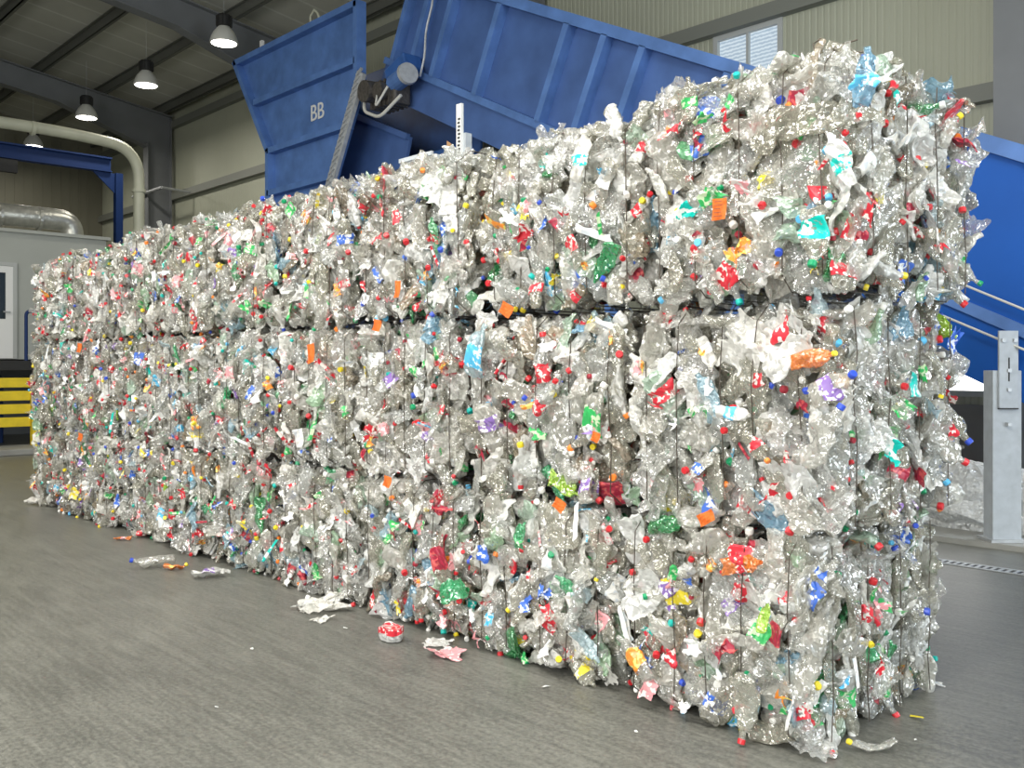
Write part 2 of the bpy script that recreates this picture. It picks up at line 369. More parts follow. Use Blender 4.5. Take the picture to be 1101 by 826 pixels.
# roof: two slopes, ridge at y=-3
SL = .15; RY = -3.0
def roof_z(y): return 9.77 + SL*(Y1-y) if y > RY else 9.77 + SL*(Y1-RY) - SL*(RY-y)
mb = MB()
for a, b in ((Y1+.2, RY), (RY, Y0-.2)):
    vs = [mb.bm.verts.new(p) for p in ((X0,a,roof_z(a)),(X1,a,roof_z(a)),(X1,b,roof_z(b)),(X0,b,roof_z(b)))]
    vt = [mb.bm.verts.new(v.co+Vector((0,0,.15))) for v in vs]
    mb.bm.faces.new(vs); mb.bm.faces.new(vt[::-1])
    for i in range(4): mb.bm.faces.new((vs[i], vt[i], vt[(i+1)%4], vs[(i+1)%4]))
struct(mb.build('ceiling', M['roof']), 'grey sheet roof with pale panel joints')
tn = 1
FRX = [-27.15, -18.9, -10.65, -2.1, 6.1]
for fx in FRX:      # portal frame: I-section column, haunch and rafter
    mb = MB()
    for dy, t in ((.06,.03),(.8,.03)):
        mb.box((fx-.17, Y1-.08-dy-t, 0), (fx+.17, Y1-.08-dy, 8.6 if dy > .5 else 9.46))
    mb.box((fx-.02, Y1-.9, 0), (fx+.02, Y1-.16, 9.46))
    def P(y, dz): return (y, roof_z(y)-.25-dz)
    web = [P(Y1-.14,0), P(RY,0), P(RY,.66), P(5.4,.66), P(Y1-.9,1.16), P(Y1-.9,1.3), P(Y1-.14,1.3)]
    mb.prism(web, 'x', fx-.026, fx+.026)
    mb.beam((fx, Y1-.12, roof_z(Y1-.12)-.27), (fx, RY, roof_z(RY)-.27), .34, .03)
    mb.beam((fx, RY, roof_z(RY)-.92), (fx, 5.4, roof_z(5.4)-.92), .34, .03)
    mb.beam((fx, 5.4, roof_z(5.4)-.92), (fx, Y1-.9, roof_z(Y1-.9)-1.42), .34, .03)
    mb.beam((fx, RY, roof_z(RY)-.55), (fx, Y0+.1, roof_z(Y0+.1)-.55), .34, .6)
    mb.box((fx-.14, Y0, 0), (fx+.14, Y0+.5, 8.0))
    struct(mb.build('trim_%d' % tn, M['grey_steel']), 'grey steel column and rafter of the hall frame'); tn += 1
y = Y1-.42
while y > RY:       # Z purlins
    mb = MB(); z = roof_z(y)
    mb.box((X0, y-.015, z-.25), (X1, y+.015, z)); mb.box((X0, y-.015, z-.25), (X1, y+.085, z-.225)); mb.box((X0, y-.085, z-.02), (X1, y+.015, z))
    struct(mb.build('trim_%d' % tn, M['purlin']), 'roof purlin'); tn += 1
    y -= 1.775
for z, xa, xb in ((7.02, X0, X1), (5.14, X0, X1), (2.98, X0, X1), (9.27, X0, X1)):   # wall girts
    mb = MB(); mb.box((xa, Y1-.14, z-.11), (xb, Y1-.002, z-.08)); mb.box((xa, Y1-.14, z+.08), (xb, Y1-.002, z+.11)); mb.box((xa, Y1-.16, z-.11), (xb, Y1-.13, z+.11))
    struct(mb.build('trim_%d' % tn, M['girt']), 'grey wall girt running along the long wall'); tn += 1
# windows
def window(n, x0, x1, z0, z1, glass, mull):
    mb = MB(); t = .05
    for a, b in (((x0-.03,Y1-.03,z0-.03),(x0+t,Y1+.1,z1+.03)),((x1-t,Y1-.03,z0-.03),(x1+.03,Y1+.1,z1+.03)),((x0+t,Y1-.028,z0-.03),(x1-t,Y1+.1,z0+t)),((x0+t,Y1-.028,z1-t),(x1-t,Y1+.1,z1+.03))): mb.box(a, b)
    for m_ in mull: mb.box((m_-.02, Y1-.02, z0+t), (m_+.02, Y1+.08, z1-t))
    fr = struct(mb.build('window_%d' % n, M['frame']))
    g = MB(); g.box((x0+.02, Y1+.04, z0+.02), (x1-.02, Y1+.05, z1-.02)); g.build('window_pane', glass, fr)
    return fr
window(1, *WIN, M['window_glass'], [-6.2])
window(2, *WLOW, M['window_lit'], [-3.2])
window(3, *WADDED, M['window_lit'], [.8, 2.2])  # unseen lit window, added for its bluish reflection on the floor
mb = MB(); mb.tube([(-27.9, Y1-1.0, 7.02),(-25.7, Y1-1.0, 7.02)], .045, 8); mb.tube([(-25.7, Y1-1.0, 7.02), (-25.7, Y1-.05, 6.98)], .035, 8)
struct(mb.build('trim_%d' % tn, M['galv']), 'short steel tube across the far column'); tn += 1

# ---------------------------------------------------------------- hanging lamps
lx = [(-17.19,5.72), (-21.38,5.72), (-25.56,5.72), (-30.3,5.72), (-15,-3.6), (-11,-3.6), (-7,-3.6), (-3,-3.6), (1,-3.6), (5,-3.6)]  # the aisle row is unseen, added to light the stack front and its glints
def lamp_meshes():
    a = MB(); a.lathe([(.07,.26),(.12,.27),(.12,.42),(.1,.45),(.03,.46)])
    for k in range(10):
        t = k*math.pi/5; a.box((.115*math.cos(t)-.008,.115*math.sin(t)-.008,.27),(.115*math.cos(t)+.012,.115*math.sin(t)+.012,.43))
    h = a.mesh('housing', M['dark'])
    b = MB(); b.lathe([(.225,0),(.222,.02),(.2,.1),(.16,.18),(.1,.25),(.08,.28),(.075,.28),(.1,.24),(.15,.18),(.19,.1),(.215,.012)]); r = b.mesh('reflector', M['lamp_body'], True)
    c = MB(); c.lathe([(.0,-.03),(.1,-.025),(.19,-.005),(.214,.01),(.2,.02),(.0,.02)]); g = c.mesh('lens', M['lamp_glow'], True)
    for me in (h, r, g):
        for v in me.vertices: v.co *= 1.35  # lamp size and the visible row's positions scaled about the camera
    return h, r, g
LM = lamp_meshes()
LLAB = ['hanging bell lamp nearest in view, highest of the four in front of the near rafter', 'hanging bell lamp with glowing lens, second highest, between the two rafters',
        'hanging bell lamp in front of the far rafter, third highest', 'hanging bell lamp beyond the cream pipe, lowest and farthest of the four']
for i, (x, ly) in enumerate(lx):
    z0 = 8.66 if i < 4 else 7.6
    t = thing('hanging_lamp', LLAB[i] if i < 4 else 'hanging bell lamp on the ceiling %s, added outside the picture' % ['at the far end of the aisle','second along the aisle','third along the aisle','over the aisle','above the camera','right of the camera'][i-4], 'lamp', (x, ly, z0), 'high bay lamps hanging from the roof')
    for nme, me in zip(('lamp_housing','reflector','lens'), LM):
        o = bpy.data.objects.new(nme, me); C.objects.link(o); o.parent = t
    s = MB(); s.tube([(0,0,.6),(0,0,roof_z(ly)-z0+.0)], .004, 5); o = bpy.data.objects.new('suspension_rod', s.mesh('rod', M['galv'])); C.objects.link(o); o.parent = t
    l = bpy.data.lights.new('lamp_light', 'AREA'); l.shape = 'DISK'; l.size = .55; l.energy = 80 if i < 4 else 150; l.color = (1,.95,.84)
    o = bpy.data.objects.new('lamp_light', l); C.objects.link(o); o.parent = t; o.location = (0,0,-.06)

# ---------------------------------------------------------------- blue hopper with BB panel
hp = thing('hopper', 'blue steel hopper with BB on its ribbed side panel, behind the stack', 'hopper', (-13.5, 6.4, 0))
def U(pts): return [(-u, z) for u, z in pts]
HB = 5.43
face = [(15.89,7.867),(11.465,7.867),(11.465,6.455),(12.703,4.268),(14.515,4.268),(14.515,5.83)]
mb = MB(); mb.prism(U(face), 'y', HB, HB+.05); mb.build('side_panel', M['blue_paint'], hp)
ribs = [((15.89,7.83),(11.465,7.83)),((15.04,6.867),(11.515,6.867)),((14.515,5.83),(11.803,5.83)),((14.515,5.018),(12.265,5.018)),((15.89,7.867),(14.515,5.83)),((14.515,5.868),(14.515,4.268)),((11.49,7.867),(11.49,6.455))]
for (a, b) in ribs:
    mb = MB(); mb.beam((-a[0], HB-.06, a[1]), (-b[0], HB-.06, b[1]), .19, .11, up=(0,0,1) if abs(a[0]-b[0]) > .01 else (1,0,0)); mb.build('rib', M['blue_paint'], hp)
mb = MB(); mb.prism(U([(15.89,7.867),(15.828,7.867),(14.453,5.83),(14.515,5.83)]), 'y', HB, 7.5); mb.box((-14.57,HB,2.4),(-14.51,7.5,5.83))
mb.build('end_panel', M['blue_dark'], hp)
mb = MB(); mb.prism(U([(15.89,7.705),(10.765,7.705),(10.765,4.08),(14.515,4.08),(14.515,5.83)]), 'y', 7.45, 7.5)
mb.build('rear_panel', M['blue_dark'], hp)
mb = MB(); mb.box((-14.5, 6.3, 2.4), (-9.7, 7.4, 5.2)); mb.box((-14.5, 6.2, 5.15), (-9.7, 6.3, 5.3)); mb.build('chute_box', M['blue_dark'], hp)
mb = MB(); mb.prism([(-14.5,7.05),(-11.05,5.62),(-11.3,4.9),(-11.3,3.4),(-14.5,3.4)], 'y', 6.1, 6.16); mb.beam((-14.5,6.06,7.05),(-11.05,6.06,5.62),.08,.1); mb.build('chute_plate', M['blue_conv'], hp)
for x in (-14.35, -9.9):
    mb = MB(); mb.box((x-.1, 6.35, 0), (x+.1, 6.55, 2.4)); mb.box((x-.2,6.25,0),(x+.2,6.65,.03)); mb.build('leg', M['blue_dark'], hp)
mb = MB(); mb.beam((-11.29, HB-.15, 6.605), (-12.765, HB-.15, 3.955), .07, .2, up=(0,0,1))
n = 26
for i in range(n):
    t = i/n; p = Vector((-11.29,HB-.2,6.605)).lerp(Vector((-12.765,HB-.2,3.955)), t); mb.box(p-Vector((.085,.02,.018)), p+Vector((.085,.02,.018)), rot=Euler((0,R(-29),0)).to_matrix())
mb.build('edge_guard', M['galv'], hp)
# yellow hook at the top rib
mb = MB(); mb.tube([(-13.08,HB-.05,7.9),(-13.08,HB-.05,8.05),(-12.95,HB-.05,8.13),(-12.83,HB-.05,8.03),(-12.77,HB-.05,7.9)], .022, 8); mb.build('lifting_hook', M['pipe'], hp)
mb = MB(); mb.box((-14.9,HB-.09,7.9),(-14.82,HB-.03,8.05)); mb.build('latch', M['white'], hp)
def text_mesh(s, size, mat, depth=.006):
    cu = bpy.data.curves.new('txt', 'FONT'); cu.body = s; cu.size = size; cu.extrude = depth; cu.align_x = 'CENTER'; cu.align_y = 'CENTER'
    o = bpy.data.objects.new('txt', cu); C.objects.link(o); bpy.context.view_layer.update()
    me = bpy.data.meshes.new_from_object(o.evaluated_get(bpy.context.evaluated_depsgraph_get())); bpy.data.objects.remove(o)
    me.materials.clear(); me.materials.append(mat); return me
p = on_y(341, 121, HB-.012)
o = bpy.data.objects.new('lettering', text_mesh('BB', .42, M['white'])); C.objects.link(o); o.parent = hp
o.location = p - Vector(hp.location); o.rotation_euler = (R(90),0,0); o['label'] = 'white letters BB'

# ---------------------------------------------------------------- blue inclined conveyor
cv = thing('conveyor', 'long blue inclined conveyor trough with ribbed side, sloping down to the right behind the stack', 'conveyor', (-4.3, 6.5, 0))
CD = Vector((-.9,0,.436)).normalized(); CN = Vector((-CD.z,0,CD.x)); CN = -Vector((CD.z,0,-CD.x))   # up-slope and downwards normal
CN = Vector((-CD.z, 0, CD.x)); 
if CN.z > 0: CN = -CN
def cpt(s, d, y): return Vector((-4.29, y, 5.155)) + CD*s + CN*d      # s metres up the slope from the reference point, d below the rim
SA, SB = -7.0, 7.19
CY = 5.93
def plate(s0, s1, d0, d1, y0, y1):
    mb = MB()
    vs = [mb.bm.verts.new(cpt(s, d, y)) for y in (y0, y1) for s, d in ((s0,d0),(s1,d0),(s1,d1),(s0,d1))]
    for f_ in ((0,1,2,3),(7,6,5,4),(0,4,5,1),(1,5,6,2),(2,6,7,3),(3,7,4,0)): mb.bm.faces.new([vs[i] for i in f_])
    return mb
plate(SA, SB, 0, 1.5, CY, CY+.05).build('side_panel', M['blue_conv'], cv)
plate(SA, -2.0, -.03, 2.08, CY-.09, CY-.07).build('lower_cover', M['blue_cover'], cv)
plate(SA, SB, 0, 1.5, CY+1.45, CY+1.5).build('side_panel', M['blue_conv'], cv)
plate(SA, SB, 1.5, 2.03, CY-.06, CY+.12).build('lower_beam', M['blue_conv'], cv)
plate(SA, SB, -.09, .06, CY-.16, CY+.08).build('rim', M['blue_paint'], cv)
plate(SA, SB, 1.42, 1.53, CY-.12, CY+.02).build('lower_flange', M['blue_paint'], cv)
plate(SA, SB, 1.55, 1.62, CY+.05, CY+1.45).build('trough_floor', M['grime'], cv)
for u in (8.0, 7.6, 7.15, 6.3, 5.2, 4.65, 4.13, 3.1, 2.0):
    s = (u-3.02)/.9*1.25; wd = .11
    mb = plate(s-wd/2, s+wd/2, .05, 1.42, CY-.16, CY+.0); mb.build('rib', M['blue_paint'], cv)
    for d in (.4, .9):
        b_ = MB(); c = cpt(s+.2, d, CY-.012); b_.lathe([(.018,-.0),(.018,.02),(.0,.02)], n=8)
        o = b_.build('bolt', M['galv'], cv); o.matrix_world = Matrix.Translation(c) @ Matrix.Rotation(R(90),4,'X')
plate(SB-.05, SB, 0, 2.0, CY, CY+1.5).build('end_plate', M['blue_dark'], cv)
# right part: pull cords along the lower side
for d0, d1 in ((1.25,1.22),(1.55,1.62)):
    mb = MB(); a = cpt(-6.4, d0, CY-.2); b = cpt(-.2, d1, CY-.2)
    mb.tube([a.lerp(b, t/8)-Vector((0,0,.05*math.sin(math.pi*t/8))) for t in range(9)], .012, 6); mb.build('pull_cord', M['cable'], cv)
for s in (-.6, 1.5):
    b = cpt(s, 2.0, CY+.1)
    mb = MB(); mb.box((b.x-.1, CY+.15, 0), (b.x+.1, CY+.35, b.z+.1)); mb.box((b.x-.2, CY+.05, 0), (b.x+.2, CY+.45, .03)); mb.build('leg', M['blue_paint'], cv)
# drive motor with fan cowl, hoses
pm = on_y(425, 96, 5.6)
mb = MB(); mb.box(pm+Vector((-0.4375,-0.15,-0.275)), pm+Vector((0.1875,0.1875,0.125)), bev=.04)
mb.tube([pm+Vector((-0.375,-0.0625,0)), pm+Vector((-0.375,-0.375,-0.025))], .18, 16); mb.tube([pm+Vector((-0.0625,-0.0625,-0.0625)), pm+Vector((-0.0625,-0.325,-0.0625))], .14, 16)
for k in range(5): mb.box(pm+Vector((-.45+.125*k,-.19,-.29)), pm+Vector((-.41+.125*k,.2,.15)))
dm = mb.build('drive_gearbox', M['grime'], cv)
mb = MB(); mb.tube([pm+Vector((0.0625,-0.0625,0.0625)), pm+Vector((0.525,-0.15,0.1))], .15, 18); mb.build('motor', M['blue_paint'], cv)
mb = MB(); mb.tube([pm+Vector((0.525,-0.15,0.1)), pm+Vector((0.5875,-0.1625,0.10625))], [.18,.17], 18); mb.build('fan_cowl', M['galv'], cv)
mb = MB(); mb.tube(bend([pm+Vector((-0.625,-0.125,0.25)), pm+Vector((-0.525,-0.275,-0.3125)), pm+Vector((0,-0.3125,-0.525)), pm+Vector((0.5,-0.25,-0.25))], .15), .028, 8)
mb.tube(bend([pm+Vector((-0.125,-0.25,0)), pm+Vector((0,-0.4,-0.375)), pm+Vector((0.225,-0.3125,-0.0625))], .1), .02, 8); mb.build('hose', M['cable'], cv)
mb = MB(); a = on_y(466, -12, 5.7); b = on_y(452, 82, 5.7)
mb.tube([a.lerp(b, t/10)+Vector((.03*math.sin(t),0,0)) for t in range(11)], .018, 6); mb.build('power_cable', M['galv'], cv)
mb = MB(); mb.box(pm+Vector((-0.125,-0.125,0.125)), pm+Vector((0.4375,0.25,0.425)), rot=Euler((0,R(-20),0)).to_matrix(), bev=.03); mb.build('terminal_box', M['blue_dark'], cv)

# marker post behind the stack
pp = on_y(496, 112, 2.5)
t = thing('marker_post', 'slim white post with a printed strip, behind the third bale of the top row', 'post', (pp.x, 2.5, 0))
mb = MB(); mb.box((pp.x-.05, 2.5, 0), (pp.x+.07, 2.58, pp.z-.3)); mb.box((pp.x-.15, 2.42, 0), (pp.x+.15, 2.68, .02)); mb.build('post', M['post'], t)
mb = MB(); mb.box((pp.x-.045, 2.47, pp.z-.75), (pp.x+.035, 2.5, pp.z)); mb.build('marker_plate', M['white'], t)
mb = MB()
for k in range(14): mb.box((pp.x-.02+.008*(k%2), 2.464, pp.z-.66+k*.038), (pp.x+.012+.008*((k*3)%2), 2.469, pp.z-.642+k*.038))
mb.build('printed_marks', M['dark'], t)
# grey crate and cardboard lying on the top row
pc = on_y(467, 172, .75)
t = thing('grey_crate', 'small grey open crate lying on top of the stack', 'crate', (pc.x, .75, 2.98))
mb = MB(); x, z = pc.x, 3.05
for a, b in (((x-.2,.6,z),(x+.16,.9,z+.02)),((x-.2,.6,z),(x-.18,.9,z+.2)),((x+.14,.6,z),(x+.16,.9,z+.2)),((x-.2,.6,z),(x+.16,.62,z+.2)),((x-.2,.88,z),(x+.16,.9,z+.2)),((x-.22,.58,z+.18),(x+.18,.6,z+.21))): mb.box(a, b)
mb.build('crate_body', M['post'], t)
mb = MB(); x += .3
pts = [(-.08,0),(.06,0),(.09,.12),(.03,.15),(.02,.3),(-.04,.34),(-.05,.17),(-.1,.1)]
mb.prism([(x+a, 2.99+b) for a, b in pts], 'y', .66, .67); tag(mb.build('cardboard_scrap', M['cardboard']), 'torn brown cardboard scrap sticking up beside the grey crate', 'cardboard')

# ---------------------------------------------------------------- far left: cabin on platform, ducts, crane, pipe
CX = -20.0
cb = thing('control_cabin', 'light grey cabin with a white door, raised at the far left', 'cabin', (CX-2, 1.5, 1.8))
mb = MB(); mb.box((CX-4, -2.5, 1.85), (CX, 4.25, 4.55)); mb.build('body', M['cabin'], cb)
mb = MB(); mb.box((CX-4.1, -2.6, 4.55), (CX+.08, 4.33, 4.62)); mb.build('roof', M['cabin'], cb)
d0, d1 = 1.3, 2.38
mb = MB()
for a, b in (((CX+.002,d0,1.86),(CX+.06,d0+.08,3.9)),((CX+.002,d1-.08,1.86),(CX+.06,d1,3.9)),((CX+.002,d0+.08,3.825),(CX+.058,d1-.08,3.9))): mb.box(a, b)
mb.build('door_frame', M['frame'], cb)
mb = MB(); y0, y1 = d0+.08, d1-.08
for a, b in (((y0,1.87),(y0+.12,3.82)),((y1-.14,1.87),(y1,3.82)),((y0+.12,1.87),(y1-.14,2.7)),((y0+.12,3.68),(y1-.14,3.82))): mb.box((CX+.005,a[0],a[1]),(CX+.05,b[0],b[1]))
dr = mb.build('door', M['white'], cb)
mb = MB(); mb.box((CX+.01,y0+.12,2.7),(CX+.03,y1-.14,3.68)); mb.build('door_pane', M['door_glass'], dr)
mb = MB(); mb.tube([(CX+.05,y1-.07,2.85),(CX+.11,y1-.07,2.85),(CX+.11,y1-.2,2.85)], .015, 8); mb.build('door_handle', M['galv'], dr)
pf = thing('platform', 'dark steel platform carrying the grey cabin', 'platform', (CX-1.5, 1.5, 0))
mb = MB(); mb.box((CX-4, -2.5, 1.62), (CX+.9, 4.3, 1.82)); mb.build('deck', M['dark'], pf)
for yy in (-2.3, 1.0, 4.1):
    mb = MB(); mb.box((CX+.6, yy-.07, 0), (CX+.75, yy+.07, 1.62)); mb.build('leg', M['grey_steel'], pf)
    mb = MB(); mb.box((CX-3.8, yy-.07, 0), (CX-3.65, yy+.07, 1.62)); mb.build('leg', M['grey_steel'], pf)
mb = MB(); mb.box((CX-4, -2.5, .0), (CX-3.9, 4.3, 1.62)); mb.build('rear_skirt', M['grey_steel'], pf)
mb = MB(); x = CX+.85
mb.tube(bend([(x,2.33,1.82),(x,2.33,2.84),(x,2.75,2.84),(x,2.75,1.82)], .1), .035, 8)
tag(mb.build('handrail', M['blue_rail']), 'blue tubular handrail hoop on the platform beside the cabin door', 'handrail')
yb = thing('yellow_barrier', 'yellow slatted barrier in front of the platform at the far left', 'barrier', (CX+1.6, 1.6, 0))
for k in range(4):
    z = .5+k*.26; mb = MB(); mb.box((CX+1.55, -1.6, z), (CX+1.6, 2.2, z+.19), bev=.01); mb.build('slat', M['yellow'], yb)
for yy in (-1.5, 2.27):
    mb = MB(); mb.box((CX+(1.6 if yy < 2 else 1.52), yy-.06, .12), (CX+1.7, yy+.07, 1.45 if yy < 2 else 1.52), bev=.01); mb.build('post', M['yellow'], yb)
mb = MB(); mb.box((CX+1.2, -4, 0), (CX+2.4, 3.4, .12), bev=.02); tag(mb.build('concrete_kerb', M['concrete_l']), 'low pale concrete kerb under the yellow barrier', 'kerb')
q = floor_at(1, 476); mb = MB(); mb.tube(bend([(q.x,q.y,0),(q.x,q.y,1.5),(q.x-.1,q.y-1.2,1.5),(q.x-.1,q.y-1.2,0)], .15), .05, 10)
tag(mb.build('guard_hoop', M['blue_rail']), 'blue tubular guard hoop at the left edge in front of the yellow barrier', 'guard rail')
# silver duct on the cabin roof
mb = MB(); x = CX-.7
mb.tube(bend([(x,-2.2,5.02),(x,3.75,5.02),(x,3.75,4.635)], .32, 8), .24, 18)
dct = thing('silver_duct', 'crinkled silver foil duct lying on the cabin roof', 'duct', (x, 1, 4.62)); mb.build('duct_run', M['foil'], dct, True)
mb = MB()
for yy in (.4, 2.2, 3.0): mb.tube([(x,yy,5.0),(x,yy+.07,5.0)], .265, 18)
mb.tube([(x,2.0,5.02),(x-.0,2.1,4.78)], .14, 12); mb.build('duct_collar', M['foil'], dct)
mb = MB(); mb.tube(bend([(x+.15,-2.2,4.8),(x+.15,1.2,4.85),(x+.15,2.2,5.12)], .2), .12, 12); mb.build('branch_duct', M['foil'], dct, True)
# cream pipe
mb = MB(); mb.tube(bend([(-20.8,-6,6.97),(-20.8,3.6,7.05),(-20.9,5.35,6.95),(-20.9,5.35,0)], .75, 10), .13, 16)
pi = thing('cream_pipe', 'cream painted pipe crossing under the roof and bending down at the far left', 'pipe', (-20.9, 5.35, 0)); mb.build('pipe_run', M['pipe'], pi, True)
mb = MB()
for z in (5.9, 4.9, 2.4): mb.tube([(-20.9,5.35,z),(-20.9,5.35,z+.08)], .16, 16)
for yy in (.5, 2.9): mb.tube([(-20.8,yy,7.02),(-20.8,yy+.08,7.02)], .16, 16)
mb.build('flange', M['pipe'], pi)
for yy in (-2.0,):
    mb = MB(); mb.tube([(-20.8,yy,6.97),(-20.8,yy,roof_z(yy)-.01)], .006, 6); mb.build('hanger', M['galv'], pi)
# blue crane beam
cr = thing('crane_runway', 'blue steel beam and column under the cream pipe at the far left', 'beam', (-21.9, 5.3, 0))
mb = MB(); mb.box((-22.6,-6,6.64),(-22.58,5.3,6.97)); mb.box((-22.7,-6,6.62),(-22.48,5.3,6.65)); mb.box((-22.7,-6,6.95),(-22.48,5.3,6.99)); mb.build('beam', M['blue_rail'], cr)
mb = MB(); mb.box((-22.68,5.4,0),(-22.5,5.58,6.62)); mb.prism([(5.4,6.61),(5.4,6.1),(4.85,6.61)], 'x', -22.6, -22.56); mb.build('column', M['blue_rail'], cr)
mb = MB(); mb.box((-22.65,2.7,6.3),(-22.5,3.1,6.6)); mb.build('trolley', M['dark'], cr)

# ---------------------------------------------------------------- right side: post, film heap, drain, kerb
q = floor_at(1083, 583, .05)
sp = thing('steel_post', 'pale grey steel post with a bolted upper plate, standing at the right edge', 'post', (q.x, q.y, .05))
hw = .135; rot = Matrix.Rotation(YAW, 3, 'Z')
def rbox(a, b, m, nme, bev=0):
    mb = MB(); vs = mb.box(a, b, bev=bev)
    for v in mb.bm.verts: v.co = rot @ v.co
    me = mb.mesh(nme, m); o = bpy.data.objects.new(nme, me); C.objects.link(o); o.parent = sp; return o
rbox((-hw,0,0),(hw,.18,1.6), M['post'], 'post', .006)
rbox((-.09,-.03,1.25),(.09,0.0,1.97), M['post'], 'upper_plate', .004)
rbox((-.17,-.05,0),(.17,.23,.025), M['galv'], 'base_plate')
for x, z in ((-.055,1.88),(.055,1.88),(0,1.6),(0,1.42),(-.0,1.1)):
    rbox((x-.016,-.05,z-.016),(x+.016,-.03 if z > 1.2 else 0,z+.016), M['galv'], 'bolt')
rbox((-.006,-.034,1.5),(.006,-.029,1.72), M['dark'], 'slot'); rbox((-.09,-.032,1.24),(.09,-.001,1.25), M['dark'], 'joint_seam')
# drain
dg = thing('floor_drain', 'narrow slotted steel drain grate running along the floor at right', 'drain', (3, 4.6, 0))
mb = MB(); mb.box((-6, 4.52, -.002), (X1, 4.68, .004)); mb.build('drain_channel', M['dark'], dg)
mb = MB()
x = -6
while x < 4.5: mb.box((x, 4.54, .003), (x+.025, 4.66, .008)); x += .06
mb.box((-6,4.515,.002),(X1,4.54,.009)); mb.box((-6,4.66,.002),(X1,4.685,.009)); mb.build('grate', M['galv'], dg)
mb = MB(); mb.box((-8, 5.55, 0), (X1, 5.62, .05)); mb.box((-8,5.62,0),(X1,6.12,.048)); tag(mb.build('floor_kerb', M['concrete_l']), 'low concrete kerb under the steel post at right', 'kerb')
mb = MB(); mb.tube([Vector((-.9+i*.22, 5.42+.05*math.sin(i*1.3), .02)) for i in range(14)], .018, 6); tag(mb.build('white_hose', M['cable']), 'thin white hose lying on the floor by the steel post', 'hose')

# ---------------------------------------------------------------- crushed bottle kit
def tri(x): return 2*np.abs((x/math.pi) % 2 - 1) - 1
class Crumple:
    def __init__(s, seed, L, flat, amp):
        q = np.random.RandomState(seed); s.L = L; s.flat = flat
        s.bend = q.uniform(-1.1, 1.1); s.twist = q.uniform(-1.2, 1.2); s.w = []
        for wl in (.16,.11,.075,.055,.04,.03,.024):
            k = q.randn(3); k /= np.linalg.norm(k); d = q.randn(3); d /= np.linalg.norm(d)
            s.w.append((k*2*math.pi/wl, q.uniform(0,6.28), d*wl*amp*q.uniform(.6,1.3)))
    def __call__(s, P):
        P = P.copy(); y = P[:,1]/s.L
        neck = np.clip((y-.72)/.16, 0, 1); f = s.flat*(1-neck) + neck
        P[:,2] *= f; P[:,0] *= 1 + (1-f)*.42
        a = s.twist*(y-.5); c, n = np.cos(a), np.sin(a)
        P[:,0], P[:,2] = P[:,0]*c-P[:,2]*n, P[:,0]*n+P[:,2]*c
        a = s.bend*(y-.5); c, n = np.cos(a), np.sin(a); yy = P[:,1]-s.L/2
        P[:,1], P[:,2] = yy*c - P[:,2]*n, yy*n*.6 + P[:,2]*c
        D = np.zeros_like(P)
        for k, ph, d in s.w: D += tri(P@k+ph)[:,None]*d[None,:]
        return P + D*(1-.85*neck)[:,None]
def profile(t, r):
    tb = [(0,.02),(.0,.55),(.012,.9),(.05,1),(.2,.97),(.3,1),(.42,.95),(.5,1),(.6,1),(.7,.86),(.78,.6),(.84,.36),(.87,.3),(.88,.37),(.895,.3),(.93,.29)]
    xs = np.linspace(0,1,len(tb)); return np.interp(t, xs, [a for a,_ in tb]), np.interp(t, xs, [b for _,b in tb])*r
def grid_faces(nu, nv, wrap=True):
    F = []
    for j in range(nv-1):
        for i in range(nu if wrap else nu-1):
            F.append((j*nu+i, j*nu+(i+1)%nu, (j+1)*nu+(i+1)%nu, (j+1)*nu+i))
    return np.array(F, dtype=np.int32)
def make_template(seed, nu=22, nv=30, lo=False):
    q = np.random.RandomState(seed)
    L = q.uniform(.21,.33); r = q.uniform(.034,.046)*(L/.27)**.5; flat = q.uniform(.25,.65); amp = q.uniform(.07,.15)
    cf = Crumple(seed+900, L, flat, amp)
    if lo: nu, nv = 12, 15
    t = np.linspace(0,1,nv); y, rad = profile(t, r)
    rad = rad*(1+.03*np.sin(t*60)*(t<.65))
    rn = rad.copy()
    if True:
        neckmask = y > .8; rn[neckmask] = np.minimum(rn[neckmask], .0145)
    th = np.linspace(0, 2*math.pi, nu, endpoint=False)
    P = np.stack([(rn[:,None]*np.cos(th)).ravel(), np.repeat(y*L, nu), (rn[:,None]*np.sin(th)).ravel()], 1)
    out = {'L':L, 'body':(cf(P), grid_faces(nu, nv))}
    # cap (rigid, follows the deformed neck)
    c = cf(np.array([[0,.90*L,0],[0,.95*L,0]])); a = c[1]-c[0]; a /= np.linalg.norm(a)
    b = np.cross(a, [.3,.1,1]); b /= np.linalg.norm(b); e = np.cross(a, b)
    n = 10 if lo else 18; V = []
    for rr, h in ((.001,.019),(.0135,.019),(.0155,.016),(.0158,.0),(.013,-.004)):
        for k in range(n):
            x = 2*math.pi*k/n; q2 = rr*(1+.03*(k%2)); V.append(c[0]+a*h+(b*math.cos(x)+e*math.sin(x))*q2)
    out['cap'] = (np.array(V), grid_faces(n, 5)); out['capc'] = c[0]; out['capa'] = a
    # label sleeve
    y0, y1 = q.uniform(.2,.3), q.uniform(.42,.58); m = 6 if lo else 11
    nu2 = int(nu*q.uniform(.6,1)); tt = np.linspace(y0, y1, m)
    th2 = th[:nu2]; rl = r*1.035
    P = np.stack([np.tile(rl*np.cos(th2), m), np.repeat(tt*L, nu2), np.tile(rl*np.sin(th2), m)], 1)
    out['label'] = (cf(P), grid_faces(nu2, m, nu2 == nu))
    return out
